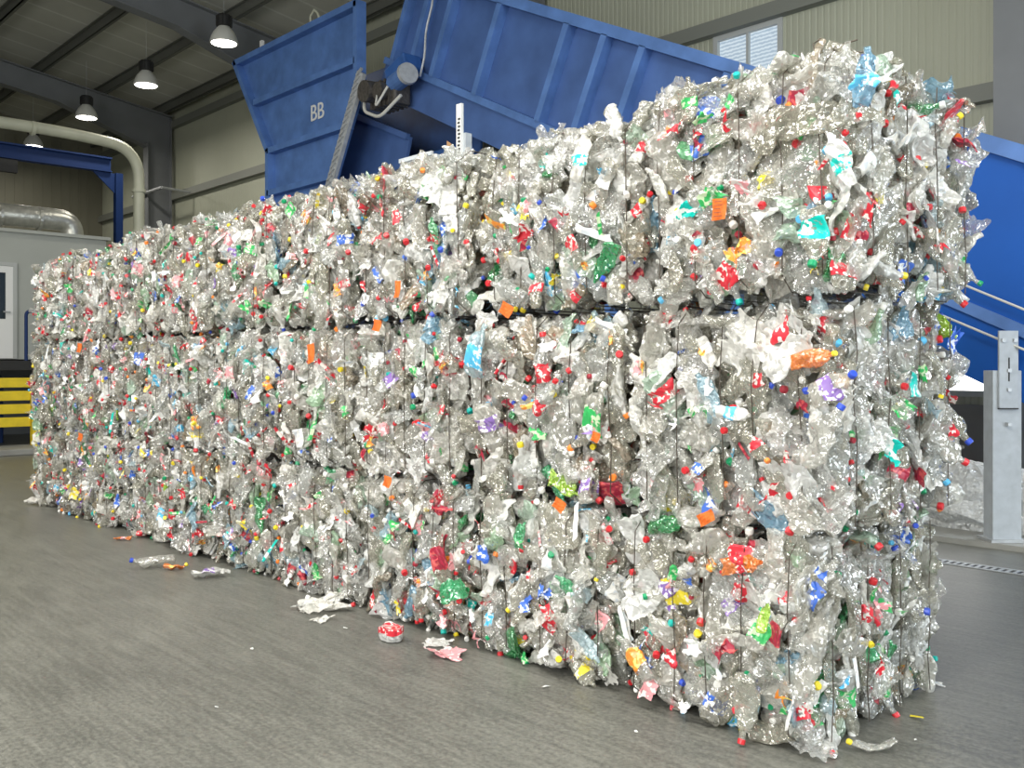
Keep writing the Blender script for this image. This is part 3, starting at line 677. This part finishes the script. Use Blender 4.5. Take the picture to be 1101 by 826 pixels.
def make_sheet(seed, n=14, s=.16):
    q = np.random.RandomState(seed); cf = Crumple(seed+77, .3, 1, .22); a = np.linspace(-.5,.5,n); sx, sy = s*q.uniform(.6,1.3), s*q.uniform(.6,1.3)
    X, Y = np.meshgrid(a*sx, a*sy); P = np.stack([X.ravel(), Y.ravel(), .3*X.ravel()*np.sin(Y.ravel()*14)], 1)
    ed = 1+.12*np.sin(9*np.arctan2(Y,X)+q.uniform(0,6)).ravel(); P[:,:2] *= ed[:,None]
    P[:,1] += .05; P = cf(P); P -= P.mean(0)
    return (P, grid_faces(n, n, False))
NT = 20
HI = [make_template(i*7+1) for i in range(NT)]
LO = [make_template(i*7+1, lo=True) for i in range(NT)]
SH = [make_sheet(i*5+3) for i in range(10)]; SHL = [make_sheet(i*5+3, 7) for i in range(10)]
SCR = [make_sheet(i*3+800, 9, .055) for i in range(8)]
def np_mesh(name, V, F, mats, mi=None, smooth=False):
    me = bpy.data.meshes.new(name); me.vertices.add(len(V)); me.vertices.foreach_set('co', np.asarray(V, dtype=np.float32).ravel())
    me.loops.add(len(F)*4); me.loops.foreach_set('vertex_index', np.asarray(F, dtype=np.int32).ravel())
    me.polygons.add(len(F)); me.polygons.foreach_set('loop_start', np.arange(0, len(F)*4, 4, dtype=np.int32))
    try: me.polygons.foreach_set('loop_total', np.full(len(F), 4, dtype=np.int32))
    except Exception: pass
    for m in mats: me.materials.append(m)
    if mi is not None: me.polygons.foreach_set('material_index', np.asarray(mi, dtype=np.int32))
    me.update(calc_edges=True); me.validate()
    me.polygons.foreach_set('use_smooth', [smooth]*len(me.polygons))
    return me
for i, t in enumerate(HI):
    sm = i % 3 == 0
    t['me_body'] = np_mesh('crushed_bottle', *t['body'], [M['clear']], smooth=sm)
    t['me_cap'] = np_mesh('bottle_cap', *t['cap'], [M['cap_red']])
    t['me_label'] = np_mesh('bottle_label', *t['label'], [M['lab_red']], smooth=sm)
SHM = [np_mesh('plastic_film', *s, [M['film']]) for s in SH]
SCM = [np_mesh('label_scrap', *s, [M['lab_red']]) for s in SCR]
def mobj(name, me, mat, parent, mw=None, label=None):
    o = bpy.data.objects.new(name, me); C.objects.link(o); o.parent = parent
    if mw is not None: o.matrix_local = mw
    o.material_slots[0].link = 'OBJECT'; o.material_slots[0].material = mat
    if label: o['label'] = label
    return o
def wpick(q, items):
    s = sum(w_ for _, w_ in items); x = q.random()*s
    for k, w_ in items:
        x -= w_
        if x <= 0: return k
    return items[-1][0]
BODY = [('clear',80),('hazy',6),('green',2.2),('pale_green',3),('blue',2),('brown',2.5),('milky',8),('lime',.3)]
CAPW = [('red',32),('yellow',13),('white',26),('green',11),('blue',7),('orange',5),('light blue',3),('dark red',7),('teal',3)]
LABW = [('red',28),('green',10),('blue',9),('white',24),('orange',6),('teal',3),('pink',10),('yellow',3),('dark red',9),('sky blue',4),('purple',3)]
BNAME = {'green':'green bottle','pale_green':'pale green bottle','blue':'light blue bottle','brown':'brown stained bottle','milky':'milky white bottle','hazy':'hazy whitish bottle','lime':'lime green bottle','orange_b':'orange bottle'}
MATLIST = ['clear','green','pale_green','blue','brown','milky','lime','hazy','film'] + ['cap_'+k for k in CAPC] + ['lab_'+k for k in LABC]
MIDX = {k: i for i, k in enumerate(MATLIST)}

def frame_on(q, n, tilt, vert):
    """orientation for a piece lying on a face with outward normal n"""
    n = Vector(n); up = Vector((0,0,1)) if abs(n.z) < .5 else Vector((1,0,0))
    s = up.cross(n).normalized(); ang = q.gauss(0, .55) if q.random() < vert else q.uniform(-math.pi, math.pi)
    if q.random() < .5: ang += math.pi
    yv = (up*math.cos(ang)+s*math.sin(ang)); nn = (n + s*q.gauss(0,tilt) + up*q.gauss(0,tilt)).normalized()
    yv = (yv - nn*yv.dot(nn)).normalized(); xv = yv.cross(nn)
    roll = q.uniform(-.5,.5)
    m = Matrix((xv, yv, nn)).transposed() @ Matrix.Rotation(roll, 3, 'Y')
    return m.to_4x4()
def place_bottle(parent, q, mw, kind=None, cap=None, lab=None, tidx=None, name='crushed_bottle'):
    t = HI[tidx if tidx is not None else q.randrange(NT)]
    kind = kind or wpick(q, BODY)
    o = mobj(name, t['me_body'], M[kind], parent, mw, BNAME.get(kind))
    if cap is None: cap = wpick(q, CAPW) if q.random() < .45 else ''
    if cap: mobj('bottle_cap', t['me_cap'], M['cap_'+cap], o, None, cap+' bottle cap')
    if lab is None: lab = wpick(q, LABW) if q.random() < .27 else ''
    if lab: mobj('bottle_label', t['me_label'], M['lab_'+lab], o, None, lab+' bottle label')
    return o

def make_bale(idx, x0, x1, z0, z1, y0, y1, label, near=False, far_end=False, top=False, row=0, lod=0):
    """compressed bale between x0 (near end) and x1 (far end); faces out at y0"""
    q = random.Random(1000+idx)
    Lx = abs(x1-x0); W = y1-y0; H = z1-z0; cx = (x0+x1)/2; cy = (y0+y1)/2
    bl = thing('plastic_bale', label, 'bale', (cx, cy, z0), 'bales of crushed plastic bottles in the stack')
    # packed core
    n = 12; V = []; F = []; bm = bmesh.new(); bmesh.ops.create_cube(bm, size=1); bmesh.ops.subdivide_edges(bm, edges=bm.edges, cuts=n, use_grid_fill=True)
    ins = .12; ph = [q.uniform(0,6) for _ in range(6)]
    for v in bm.verts:
        c = v.co*2; e = max(abs(c.x),abs(c.y),abs(c.z)); ln = (abs(c.x)**7+abs(c.y)**7+abs(c.z)**7)**(1/7); c = c/ln
        p = Vector((c.x*(Lx/2-ins), c.y*(W/2-ins), c.z*(H/2-ins*.85)+H/2))
        w_ = .022*(math.sin(p.x*23+ph[0])*math.sin(p.z*19+ph[1])+math.sin(p.y*21+ph[2])*math.sin(p.z*31+ph[3])); p += v.co.normalized()*w_
        v.co = p
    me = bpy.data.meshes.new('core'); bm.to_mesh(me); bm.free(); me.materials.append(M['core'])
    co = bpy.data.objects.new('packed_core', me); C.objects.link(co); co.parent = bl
    # pieces on each face: (position, normal)
    pieces = []
    def bulge(a, b): return .035*(1-(2*b-1)**2) + .03*abs(math.sin(math.pi*(a*5-.5))) - .015
    def edge_in(a, b, A, B):      # rounded bale edges
        da = min(a, 1-a)*A; db = min(b, 1-b)*B; r = .09
        return -(max(0, 1-da/r)**2 + max(0, 1-db/r)**2)*.06
    def face(nm, count, ind, depth=(.0,.1)):
        A, B = {'f':(Lx,H),'b':(Lx,H),'r':(W,H),'l':(W,H),'t':(Lx,W)}[nm]
        na = max(1, round(math.sqrt(count*A/B))); nb = max(1, math.ceil(count/na)); k = 0; cells = [(i,j) for i in range(na) for j in range(nb)]; q.shuffle(cells)
        for (i, j) in cells[:count]:
            a = min(.985, max(.015, (i+q.uniform(-.25,1.25))/na)); b = min(.97, max(.03, (j+q.uniform(-.25,1.25))/nb))
            dd = -q.uniform(*depth) + bulge(a, b) + edge_in(a, b, A, B)
            if nm == 'f': p = Vector(((a-.5)*Lx, -W/2-dd, b*H)); nn = (0,-1,0)
            elif nm == 'b': p = Vector(((a-.5)*Lx, W/2+dd, b*H)); nn = (0,1,0)
            elif nm == 'r': p = Vector((Lx/2+dd, (a-.5)*W, b*H)); nn = (1,0,0)
            elif nm == 'l': p = Vector((-Lx/2-dd, (a-.5)*W, b*H)); nn = (-1,0,0)
            else: p = Vector(((a-.5)*Lx, (b-.5)*W, H+dd)); nn = (0,0,1)
            pieces.append((dd, p, nn, ind))
    dens = Lx/1.15
    face('f', int((46 if near else 64)*dens), True, (-.005,.06)); face('f', int(120*dens), False, (.04,.12))
    if near: face('r', 40, True, (-.015,.06)); face('r', 120, False, (.03,.12))
    else: face('r', 26, False, (.06,.14))
    if far_end: face('l', 12, True, (-.01,.05)); face('l', 90, False, (.03,.12))
    else: face('l', 26, False, (.06,.14))
    if top: face('t', int(18*dens), True, (-.03,.05)); face('t', int(80*dens), False, (.02,.1))
    else: face('t', int(50*dens), False, (.04,.09))
    face('b', int(70*dens), False, (.0,.1))
    SVs, SFs, SMs = [], [], []; off = 0; nind = 0; nscr = 0
    TL = LO if lod else HI; SL_ = SHL if lod else SH
    def add_stuff(tpl, mat, mw):
        nonlocal off
        V, F = tpl; A = np.array(mw); V2 = V@A[:3,:3].T + A[:3,3]
        SVs.append(V2); SFs.append(F+off); SMs.append(np.full(len(F), MIDX[mat])); off += len(V)
    xr_ = Lx/2+(.1 if near else .0); xl_ = Lx/2+(.07 if far_end else .0); zt_ = H+(.07 if top else -.002)
    def fit(V, mw):
        zt_ = H + (q.uniform(.0,.08) if top else max(0, q.gauss(.0,.035))); zl_ = 0 if row < .1 else -max(0, q.gauss(.01,.04))
        """slide a piece back inside the bale's own slot so neighbours do not run into each other"""
        A = np.array(mw); Q = V@A[:3,:3].T+A[:3,3]; lo, hi = Q.min(0), Q.max(0); d = [0,0,0]
        for ax, (a, b) in enumerate(((-xl_, xr_), (-W/2-.13, W/2+.03), (zl_, zt_))):
            if hi[ax] > b: d[ax] = b-hi[ax]
            if lo[ax]+d[ax] < a: d[ax] = a-lo[ax]
        return Matrix.Translation(d) @ mw
    for dd, p, nn, ind in pieces:
        mw = frame_on(q, nn, .28, .5 if nn[0] == 0 else .75)
        sc = q.uniform(.75,1.25)
        typ = q.random()
        if typ < .11 and nn[2] == 0:      # neck pointing outwards, only shoulder and cap stand out
            ti = q.randrange(NT); t = HI[ti]
            d = Vector(nn)+Vector((q.gauss(0,.4),q.gauss(0,.4),q.gauss(0,.4))); rotq = Vector(t['capa']).rotation_difference(d.normalized())
            R3 = rotq.to_matrix().to_4x4(); cpos = R3 @ Vector(t['capc'])*sc
            tgt = p + Vector(nn)*q.uniform(.0,.035)
            mw2 = fit(LO[ti]['body'][0], Matrix.Translation(tgt-cpos) @ R3 @ Matrix.Scale(sc, 4))
            if ind and nind < 100: place_bottle(bl, q, mw2, cap=wpick(q, CAPW), lab='', tidx=ti); nind += 1
            else:
                add_stuff(TL[ti]['body'], wpick(q, BODY), mw2); add_stuff(TL[ti]['cap'], 'cap_'+wpick(q, CAPW), mw2)
            continue
        if typ < .33:
            mw3 = Matrix.Translation(p) @ mw @ Matrix.Scale(sc*1.1, 4)
            k = q.randrange(len(SH)); mw3 = fit(SHL[k][0], mw3); m_ = wpick(q, [('film',60),('milky',18),('clear',16),('blue',3),('pale_green',3)])
            if ind and nind < 200: mobj('plastic_film', SHM[k], M[m_], bl, mw3)
            else: add_stuff(SL_[k], m_, mw3)
            continue
        ti = q.randrange(NT)
        ctr = Vector(TL[ti]['body'][0].mean(0))
        mw2 = Matrix.Translation(p) @ mw @ Matrix.Scale(sc, 4) @ Matrix.Translation(-ctr)
        mw2 = fit(LO[ti]['body'][0], mw2)
        if ind and nind < 100: place_bottle(bl, q, mw2, tidx=ti); nind += 1
        else:
            add_stuff(TL[ti]['body'], wpick(q, BODY), mw2)
            if q.random() < .4: add_stuff(TL[ti]['cap'], 'cap_'+wpick(q, CAPW), mw2)
            if q.random() < .25: add_stuff(TL[ti]['label'], 'lab_'+wpick(q, LABW), mw2)
    # torn label scraps on the surface
    faces = ['f']*16 + (['r']*12 if near else [])
    for nm in faces:
        a, b = q.uniform(.03,.97), q.uniform(.04,.96)
        if nm == 'f': p = Vector(((a-.5)*Lx, -W/2-.015-bulge(a,b)-edge_in(a,b,Lx,H), b*H)); nn = (0,-1,0)
        else: p = Vector((Lx/2+.015+bulge(a,b)+edge_in(a,b,W,H), (a-.5)*W, b*H)); nn = (1,0,0)
        k = wpick(q, LABW)
        mobj('label_scrap', SCM[q.randrange(len(SCM))], M['lab_'+k], bl, Matrix.Translation(p) @ frame_on(q, nn, .5, .3) @ Matrix.Scale(q.uniform(.6,1.5),4), k+' label scrap')
    me = np_mesh('packed_bottles', np.concatenate(SVs), np.concatenate(SFs), [M[k] for k in MATLIST], np.concatenate(SMs))
    so = bpy.data.objects.new('packed_bottles', me); C.objects.link(so); so.parent = bl; so['kind'] = 'stuff'
    # baling wires around the bale (loops in the y-z plane)
    nw = 5
    for k in range(nw):
        x = ((k+.5)/nw-.5)*Lx + q.uniform(-.03,.03); o_ = .022; r = .08
        pts = []
        loop = [(-W/2-o_, r), (-W/2-o_, H*.33), (-W/2-o_-.012, H*.66), (-W/2-o_, H-r), (-W/2+r, H+.004), (W/2-r, H+.004), (W/2+o_, H-r), (W/2+o_, r), (W/2-r, .01), (-W/2+r, .01), (-W/2-o_, r)]
        for i, (a, b) in enumerate(loop): pts.append((x+q.uniform(-.014,.014) if 0 < i < 10 else x, a, b))
        mb = MB(); mb.tube(pts, .0032 if not near else .0028, 5, False); me = mb.mesh('wire', M['wire'])
        o = bpy.data.objects.new('baling_wire', me); C.objects.link(o); o.parent = bl
    if near:
        for k in range(4):
            y = ((k+.5)/4-.5)*W; xr = Lx/2+.035
            pts = [(xr, y+q.uniform(-.02,.02), .04+(H-.08)*i/5) for i in range(6)]
            mb = MB(); mb.tube(pts, .0028, 5, False); me = mb.mesh('wire', M['wire']); o = bpy.data.objects.new('baling_wire', me); C.objects.link(o); o.parent = bl
    return bl

rows = {
 'bottom': ([.05,1.12,2.3,3.45,4.6,5.75,6.85,7.95,8.95,9.85,10.6], 0.0, .95),
 'middle': ([-.05,1.07,2.38,3.5,4.62,5.75,6.8,7.9,8.95,9.85,10.72], .95, 1.99),
 'top':    ([-.14,.93,2.26,3.52,4.56,5.64,6.75,7.2+.72,8.95,9.85,10.6], 2.0, 3.0)}
TOPH = [3.03,2.97,3.0,2.97,2.98,2.97,3.0,2.93,2.96,2.93]
ORD = ['nearest','second','third','fourth','fifth','sixth','seventh','eighth','ninth','farthest']
EXTRA = {('top',0):'with an orange tag high on its front', ('top',1):'with a teal label near its top', ('middle',0):'under the one with an orange tag',
         ('bottom',0):'standing on the floor at the right hand corner', ('bottom',2):'with a bright green bottle'}
BALES = {}; idx = 0
for rn_, (bs, z0, z1) in rows.items():
    for i in range(len(bs)-1):
        q = random.Random(idx*3+7)
        zt = TOPH[i] if rn_ == 'top' else z1 - q.uniform(.0,.035)
        yy = q.uniform(-.035,.03) if i else (-.03 if rn_ == 'top' else 0)
        ex = EXTRA.get((rn_, i), '')
        if i == 0: lab = 'nearest bale of the %s row, right hand end of the stack' % rn_
        elif i == 9: lab = 'farthest bale of the %s row, at the left hand end of the stack' % rn_
        else: lab = '%s bale from the right end in %s row%s' % (ORD[i], rn_, ', '+ex if ex else '')
        g = .022
        BALES[(rn_, i)] = make_bale(idx, -(bs[i]+g), -(bs[i+1]-g), z0, zt, yy, yy+1.28, lab, near=(i == 0), far_end=(i == 9), top=(rn_ == 'top'), row=z0, lod=0 if i < 3 else 1)
        idx += 1
def bale_at(p):
    rn_ = 'bottom' if p.z < .95 else 'middle' if p.z < 2.0 else 'top'; bs = rows[rn_][0]; u = -p.x
    i = 0
    for k in range(10):
        if bs[k] <= u: i = k
    return BALES[(rn_, i)]
def add_at(px, py, y=-.075):
    p = on_y(px, py, y); b = bale_at(p); return b, p - Vector(b.location)
# orange paper tags wired to the bales
def tagmesh(wd, ht):
    mb = MB(); n = 4
    for i in range(n):
        pass
    vs = [[mb.bm.verts.new(((i/n-.5)*wd, .006*math.sin(i*1.4+j), (j/n-.5)*ht)) for i in range(n+1)] for j in range(n+1)]
    for j in range(n):
        for i in range(n): mb.bm.faces.new((vs[j][i], vs[j][i+1], vs[j+1][i+1], vs[j+1][i]))
    bmesh.ops.solidify(mb.bm, geom=mb.bm.faces[:], thickness=.0015)
    return mb.mesh('paper_tag', M['tag'])
for px, py, wd, ht, rz in ((773,225,.07,.1,0),(544,333,.09,.07,.5),(405,350,.075,.075,.2),(601,543,.075,.06,.5),(759,557,.085,.055,-.5),(427,311,.05,.11,0),(416,518,.07,.07,.2),(334,380,.08,.14,-.2),(85,374,.1,.1,.1),(86,470,.1,.08,.2),(640,470,.05,.05,.3)):
    b, l = add_at(px, py, -.12)
    o = bpy.data.objects.new('paper_tag', tagmesh(wd, ht)); C.objects.link(o); o.parent = b; o.location = l; o.rotation_euler = (R(-8), rz, .1); o['label'] = 'orange paper tag'
    mb = MB()
    for k in range(5):
        z = (k-2)*ht*.17; mb.box((-wd*.3, -.0085, z-.0018), (wd*(.32-.08*(k%3)), -.008, z+.0018))
    if py == 225: pr = mb.build('tag_print', M['tag_ink'], o); pr.matrix_parent_inverse = Matrix.Identity(4)
    else: mb.bm.free()
# distinctive bottles seen on the faces
def feature(px, py, kind, cap, lab, ti, ang, sc=1.0, y=-.06, tilt=0):
    b, l = add_at(px, py, y); q = random.Random(px*7+py)
    t = HI[ti]; ctr = Vector(t['body'][0].mean(0))
    m = Matrix.Translation(l) @ Matrix.Rotation(ang, 4, 'Y') @ Matrix.Rotation(R(90)+tilt, 4, 'X') @ Matrix.Scale(sc, 4) @ Matrix.Translation(-ctr)
    return place_bottle(b, q, m, kind, cap, lab, ti)
feature(490,636,'green','','',0,R(75),1.15,-.15)
feature(876,385,'orange_b','yellow','',5,R(80),.75,-.1)
feature(822,662,'lime','white','',7,R(10),.6,-.1)
feature(800,607,'orange_b','','red',2,R(75),.8,-.09)
feature(625,165,'milky','','teal',9,R(15),1.15,-.09)
feature(902,170,'milky','','teal',4,R(-20),.9,-.1)
feature(875,255,'clear','green','teal',6,R(180),1.2,-.12)
feature(790,445,'milky','','sky blue',8,R(95),.9,-.1)
feature(813,482,'clear','orange','red',10,R(130),.8,-.11)
feature(897,415,'clear','blue','purple',11,R(60),1.05,-.1)
feature(886,466,'clear','blue','',12,R(30),1.1,-.1)
feature(662,135,'milky','','',1,R(160),.7,-.05)
feature(515,375,'blue','','sky blue',13,R(20),1.2,-.09)
feature(740,105,'clear','','green',14,R(0),.8,-.1)
feature(930,80,'blue','','sky blue',15,R(10),1.2,-.1)
feature(585,430,'clear','red','red',16,R(40),1,-.1)
feature(680,705,'clear','','orange',17,R(-50),1,-.1)
feature(560,575,'green','','green',18,R(20),.7,-.1)
feature(800,765,'clear','red','',19,R(185),1.05,-.1)
feature(850,380,'hazy','','',0,R(50),1.2,-.1)
# loose wire ends sticking out of the top of the nearest bale
b, l = add_at(880, 68, .1)
mb = MB()
for k in range(5):
    a = random.Random(k); d = Vector((a.uniform(-.3,.5), a.uniform(-.1,.1), a.uniform(.1,.6)))
    mb.tube([l+Vector((0,0,-.12)), l+d*.12, l+d*.22+Vector((.04*k/5,0,-.01)), l+d*.3+Vector((.06,0,-.03))], .0035, 5)
o = bpy.data.objects.new('loose_wire', mb.mesh('loose_wire', M['wire'])); C.objects.link(o); o.parent = b

# ---------------------------------------------------------------- litter on the floor
def drop(obj_matrix_fn, meshes): pass
def floor_bottle(px, py, kind, cap, lab, ti, ang, sc, label, name='crushed_bottle'):
    p = floor_at(px, py); t = HI[ti]; ctr = Vector(t['body'][0].mean(0))
    root = thing(name, label, 'bottle', (p.x, p.y, 0))
    m = Matrix.Rotation(ang, 4, 'Z') @ Matrix.Scale(sc, 4) @ Matrix.Translation(-ctr)
    allz = [(V @ np.array(m)[:3,:3].T + np.array(m)[:3,3])[:,2].min() for V in (t['body'][0],)+((t['cap'][0],) if cap else ())+((t['label'][0],) if lab else ())]
    m = Matrix.Translation((0,0,-min(allz)+.001)) @ m
    mobj('bottle_body', t['me_body'], M[kind], root, m)
    if cap: mobj('bottle_cap', t['me_cap'], M['cap_'+cap], root, m, cap+' cap')
    if lab: mobj('bottle_label', t['me_label'], M['lab_'+lab], root, m, lab+' label')
    return root
A = YAW
floor_bottle(163,611,'clear','blue','',5,A+R(110),1.25,'clear flattened bottle with a blue cap lying on the floor')
floor_bottle(189,613,'orange_b','yellow','orange',8,A+R(-80),.95,'small orange bottle with a yellow cap lying on the floor')
floor_bottle(229,621,'milky','','purple',12,A+R(-65),1.1,'white and purple crushed bottle lying on the floor')
floor_bottle(936,808,'clear','yellow','',2,A+R(95),.8,'clear crushed bottle with a yellow cap at the near foot of the stack')
floor_bottle(890,806,'milky','red','',9,A+R(175),.75,'white crushed bottle with a red cap under the near corner of the stack')
floor_bottle(348,650,'milky','white','white',6,A+R(85),1.25,'white crushed bottle in the heap by the foot of the stack')
floor_bottle(362,657,'milky','red','',14,A+R(-100),1.0,'white crushed bottle with a red cap beside the white heap')
floor_bottle(183,583,'milky','','pink',10,A+R(-70),1.3,'pale crushed bottle with a pink label against the far foot of the stack')
floor_bottle(150,578,'clear','','red',11,A+R(80),1.1,'crushed bottle with a red label against the far foot of the stack')
floor_bottle(131,581,'orange_b','','pink',4,A+R(90),.6,'small orange and pink crushed bottle at the far foot of the stack')
floor_bottle(38,543,'milky','','',1,A+R(90),1.0,'white crushed bottle at the far left foot of the stack')
# round bottle base with a red label ring
p = floor_at(421, 689)
t = thing('cut_bottle_base', 'round clear bottle bottom with a red printed rim, alone on the floor', 'bottle', (p.x, p.y, 0))
mb = MB(); mb.lathe([(.02,.012),(.045,.004),(.07,.006),(.08,.03),(.08,.09),(.076,.09),(.076,.032),(.066,.01),(.02,.018)], n=28)
for v in mb.bm.verts:
    th = math.atan2(v.co.y, v.co.x); k = 1+.07*math.sin(5*th)+.04*math.sin(11*th+1); v.co.x *= k; v.co.y *= k*.8; v.co.z *= 1+.12*math.sin(3*th)
me = mb.mesh('base_shell', M['milky']); o = bpy.data.objects.new('base_shell', me); C.objects.link(o); o.parent = t
mb = MB(); mb.lathe([(.083,.05),(.084,.05),(.084,.088),(.083,.088)], n=28)
for v in mb.bm.verts:
    th = math.atan2(v.co.y, v.co.x); k = 1+.07*math.sin(5*th)+.04*math.sin(11*th+1); v.co.x *= k; v.co.y *= k*.8; v.co.z *= 1+.12*math.sin(3*th)
me = mb.mesh('red_rim', M['lab_red']); o = bpy.data.objects.new('printed_rim', me); C.objects.link(o); o.parent = t
# crumpled films and scraps on the floor
def floor_film(px, py, mat, k, sc, label, name='plastic_film', flat=.5, small=False):
    p = floor_at(px, py); me0 = (SCM if small else SHM)[k]
    o = bpy.data.objects.new(name, me0); C.objects.link(o); o.material_slots[0].link = 'OBJECT'; o.material_slots[0].material = mat
    zmin = min(v.co.z for v in me0.vertices)
    o.scale = (sc, sc, sc*flat); o.rotation_euler = (0,0,px*.7); o.location = (p.x, p.y, -zmin*sc*flat+.001)
    return tag(o, label, 'plastic scrap')
floor_film(340,657,M['milky'],0,1.4,'white crumpled film heap by the foot of the stack')
floor_film(368,648,M['milky'],7,1.2,'white crumpled film at the right side of the white heap')
floor_film(346,668,M['milky'],8,.9,'white crumpled film at the front of the white heap')
floor_film(330,655,M['milky'],2,.9,'white crumpled film at the left side of the white heap')
floor_film(481,706,M['lab_pink'],3,1.1,'pink crumpled film lying by the foot of the stack right of the round bottle base')
floor_film(470,694,M['milky'],4,.8,'white film scrap just behind the pink film')
floor_film(233,761,M['lab_white'],1,.35,'tiny white scrap alone on the open floor in the foreground','plastic_scrap',.6,True)
floor_film(271,698,M['lab_white'],2,.25,'tiny white scrap on the floor between the round bottle base and the purple bottle','plastic_scrap',.6,True)
floor_film(371,676,M['lab_white'],4,.3,'tiny white scrap on the floor just below the white heap','plastic_scrap',.6,True)
floor_film(587,740,M['lab_white'],5,.5,'small white scrap on the floor below the green labelled bottle','plastic_scrap',.5,True)
floor_film(985,773,M['rope_y'],3,.7,'small yellow scrap on the floor right of the near corner','plastic_scrap',.4,True)
floor_film(1010,737,M['lab_white'],6,.6,'small white scrap on the floor at the right foot of the stack','plastic_scrap',.4,True)
floor_film(984,796,M['lab_white'],7,.25,'tiny white scrap beside the yellow capped bottle','plastic_scrap',.5,True)
floor_film(185,598,M['lab_white'],0,.4,'small white scrap behind the orange bottle','plastic_scrap',.5,True)
floor_film(684,787,M['lab_white'],2,.2,'tiny white crumb on the floor near the bottom middle','plastic_scrap',.5,True)
floor_film(875,812,M['film'],5,1.0,'clear crumpled film at the near foot of the stack')
# heap of clear film behind the stack by the post
p = on_y(1050, 573, 6.5)
cf = Crumple(4242, 1.0, 1, .06); cf.w = []
q_ = np.random.RandomState(9)
for wl in (.9,.5,.35,.22,.15,.1,.07):
    k = q_.randn(3); k /= np.linalg.norm(k); d = q_.randn(3); d /= np.linalg.norm(d); cf.w.append((k*2*math.pi/wl, q_.uniform(0,6), d*wl*.1))
nu, nv = 70, 36; th = np.linspace(0,2*math.pi,nu,endpoint=False); ph = np.linspace(.02,math.pi/2+.25,nv)
P = np.stack([(np.sin(ph)[:,None]**.7*np.cos(th)*1.15).ravel(), (np.sin(ph)[:,None]**.7*np.sin(th)*.4).ravel(), np.repeat(np.maximum(np.cos(ph),-.1)*.66, nu)], 1)
D = np.zeros_like(P)
for k, a_, d in cf.w: D += tri(P@k+a_)[:,None]*d[None,:]
P = P + D; P[:,2] = np.maximum(P[:,2], .0)
me = np_mesh('film_heap', P, grid_faces(nu, nv), [M['film_heap'] if 'film_heap' in M else M['milky']])
o = bpy.data.objects.new('film_heap', me); C.objects.link(o); o.location = (p.x-.1, 6.62, .001)
tag(o, 'heap of crumpled clear plastic film on the floor between the stack and the steel post', 'plastic film')
print('objects', len(bpy.data.objects))
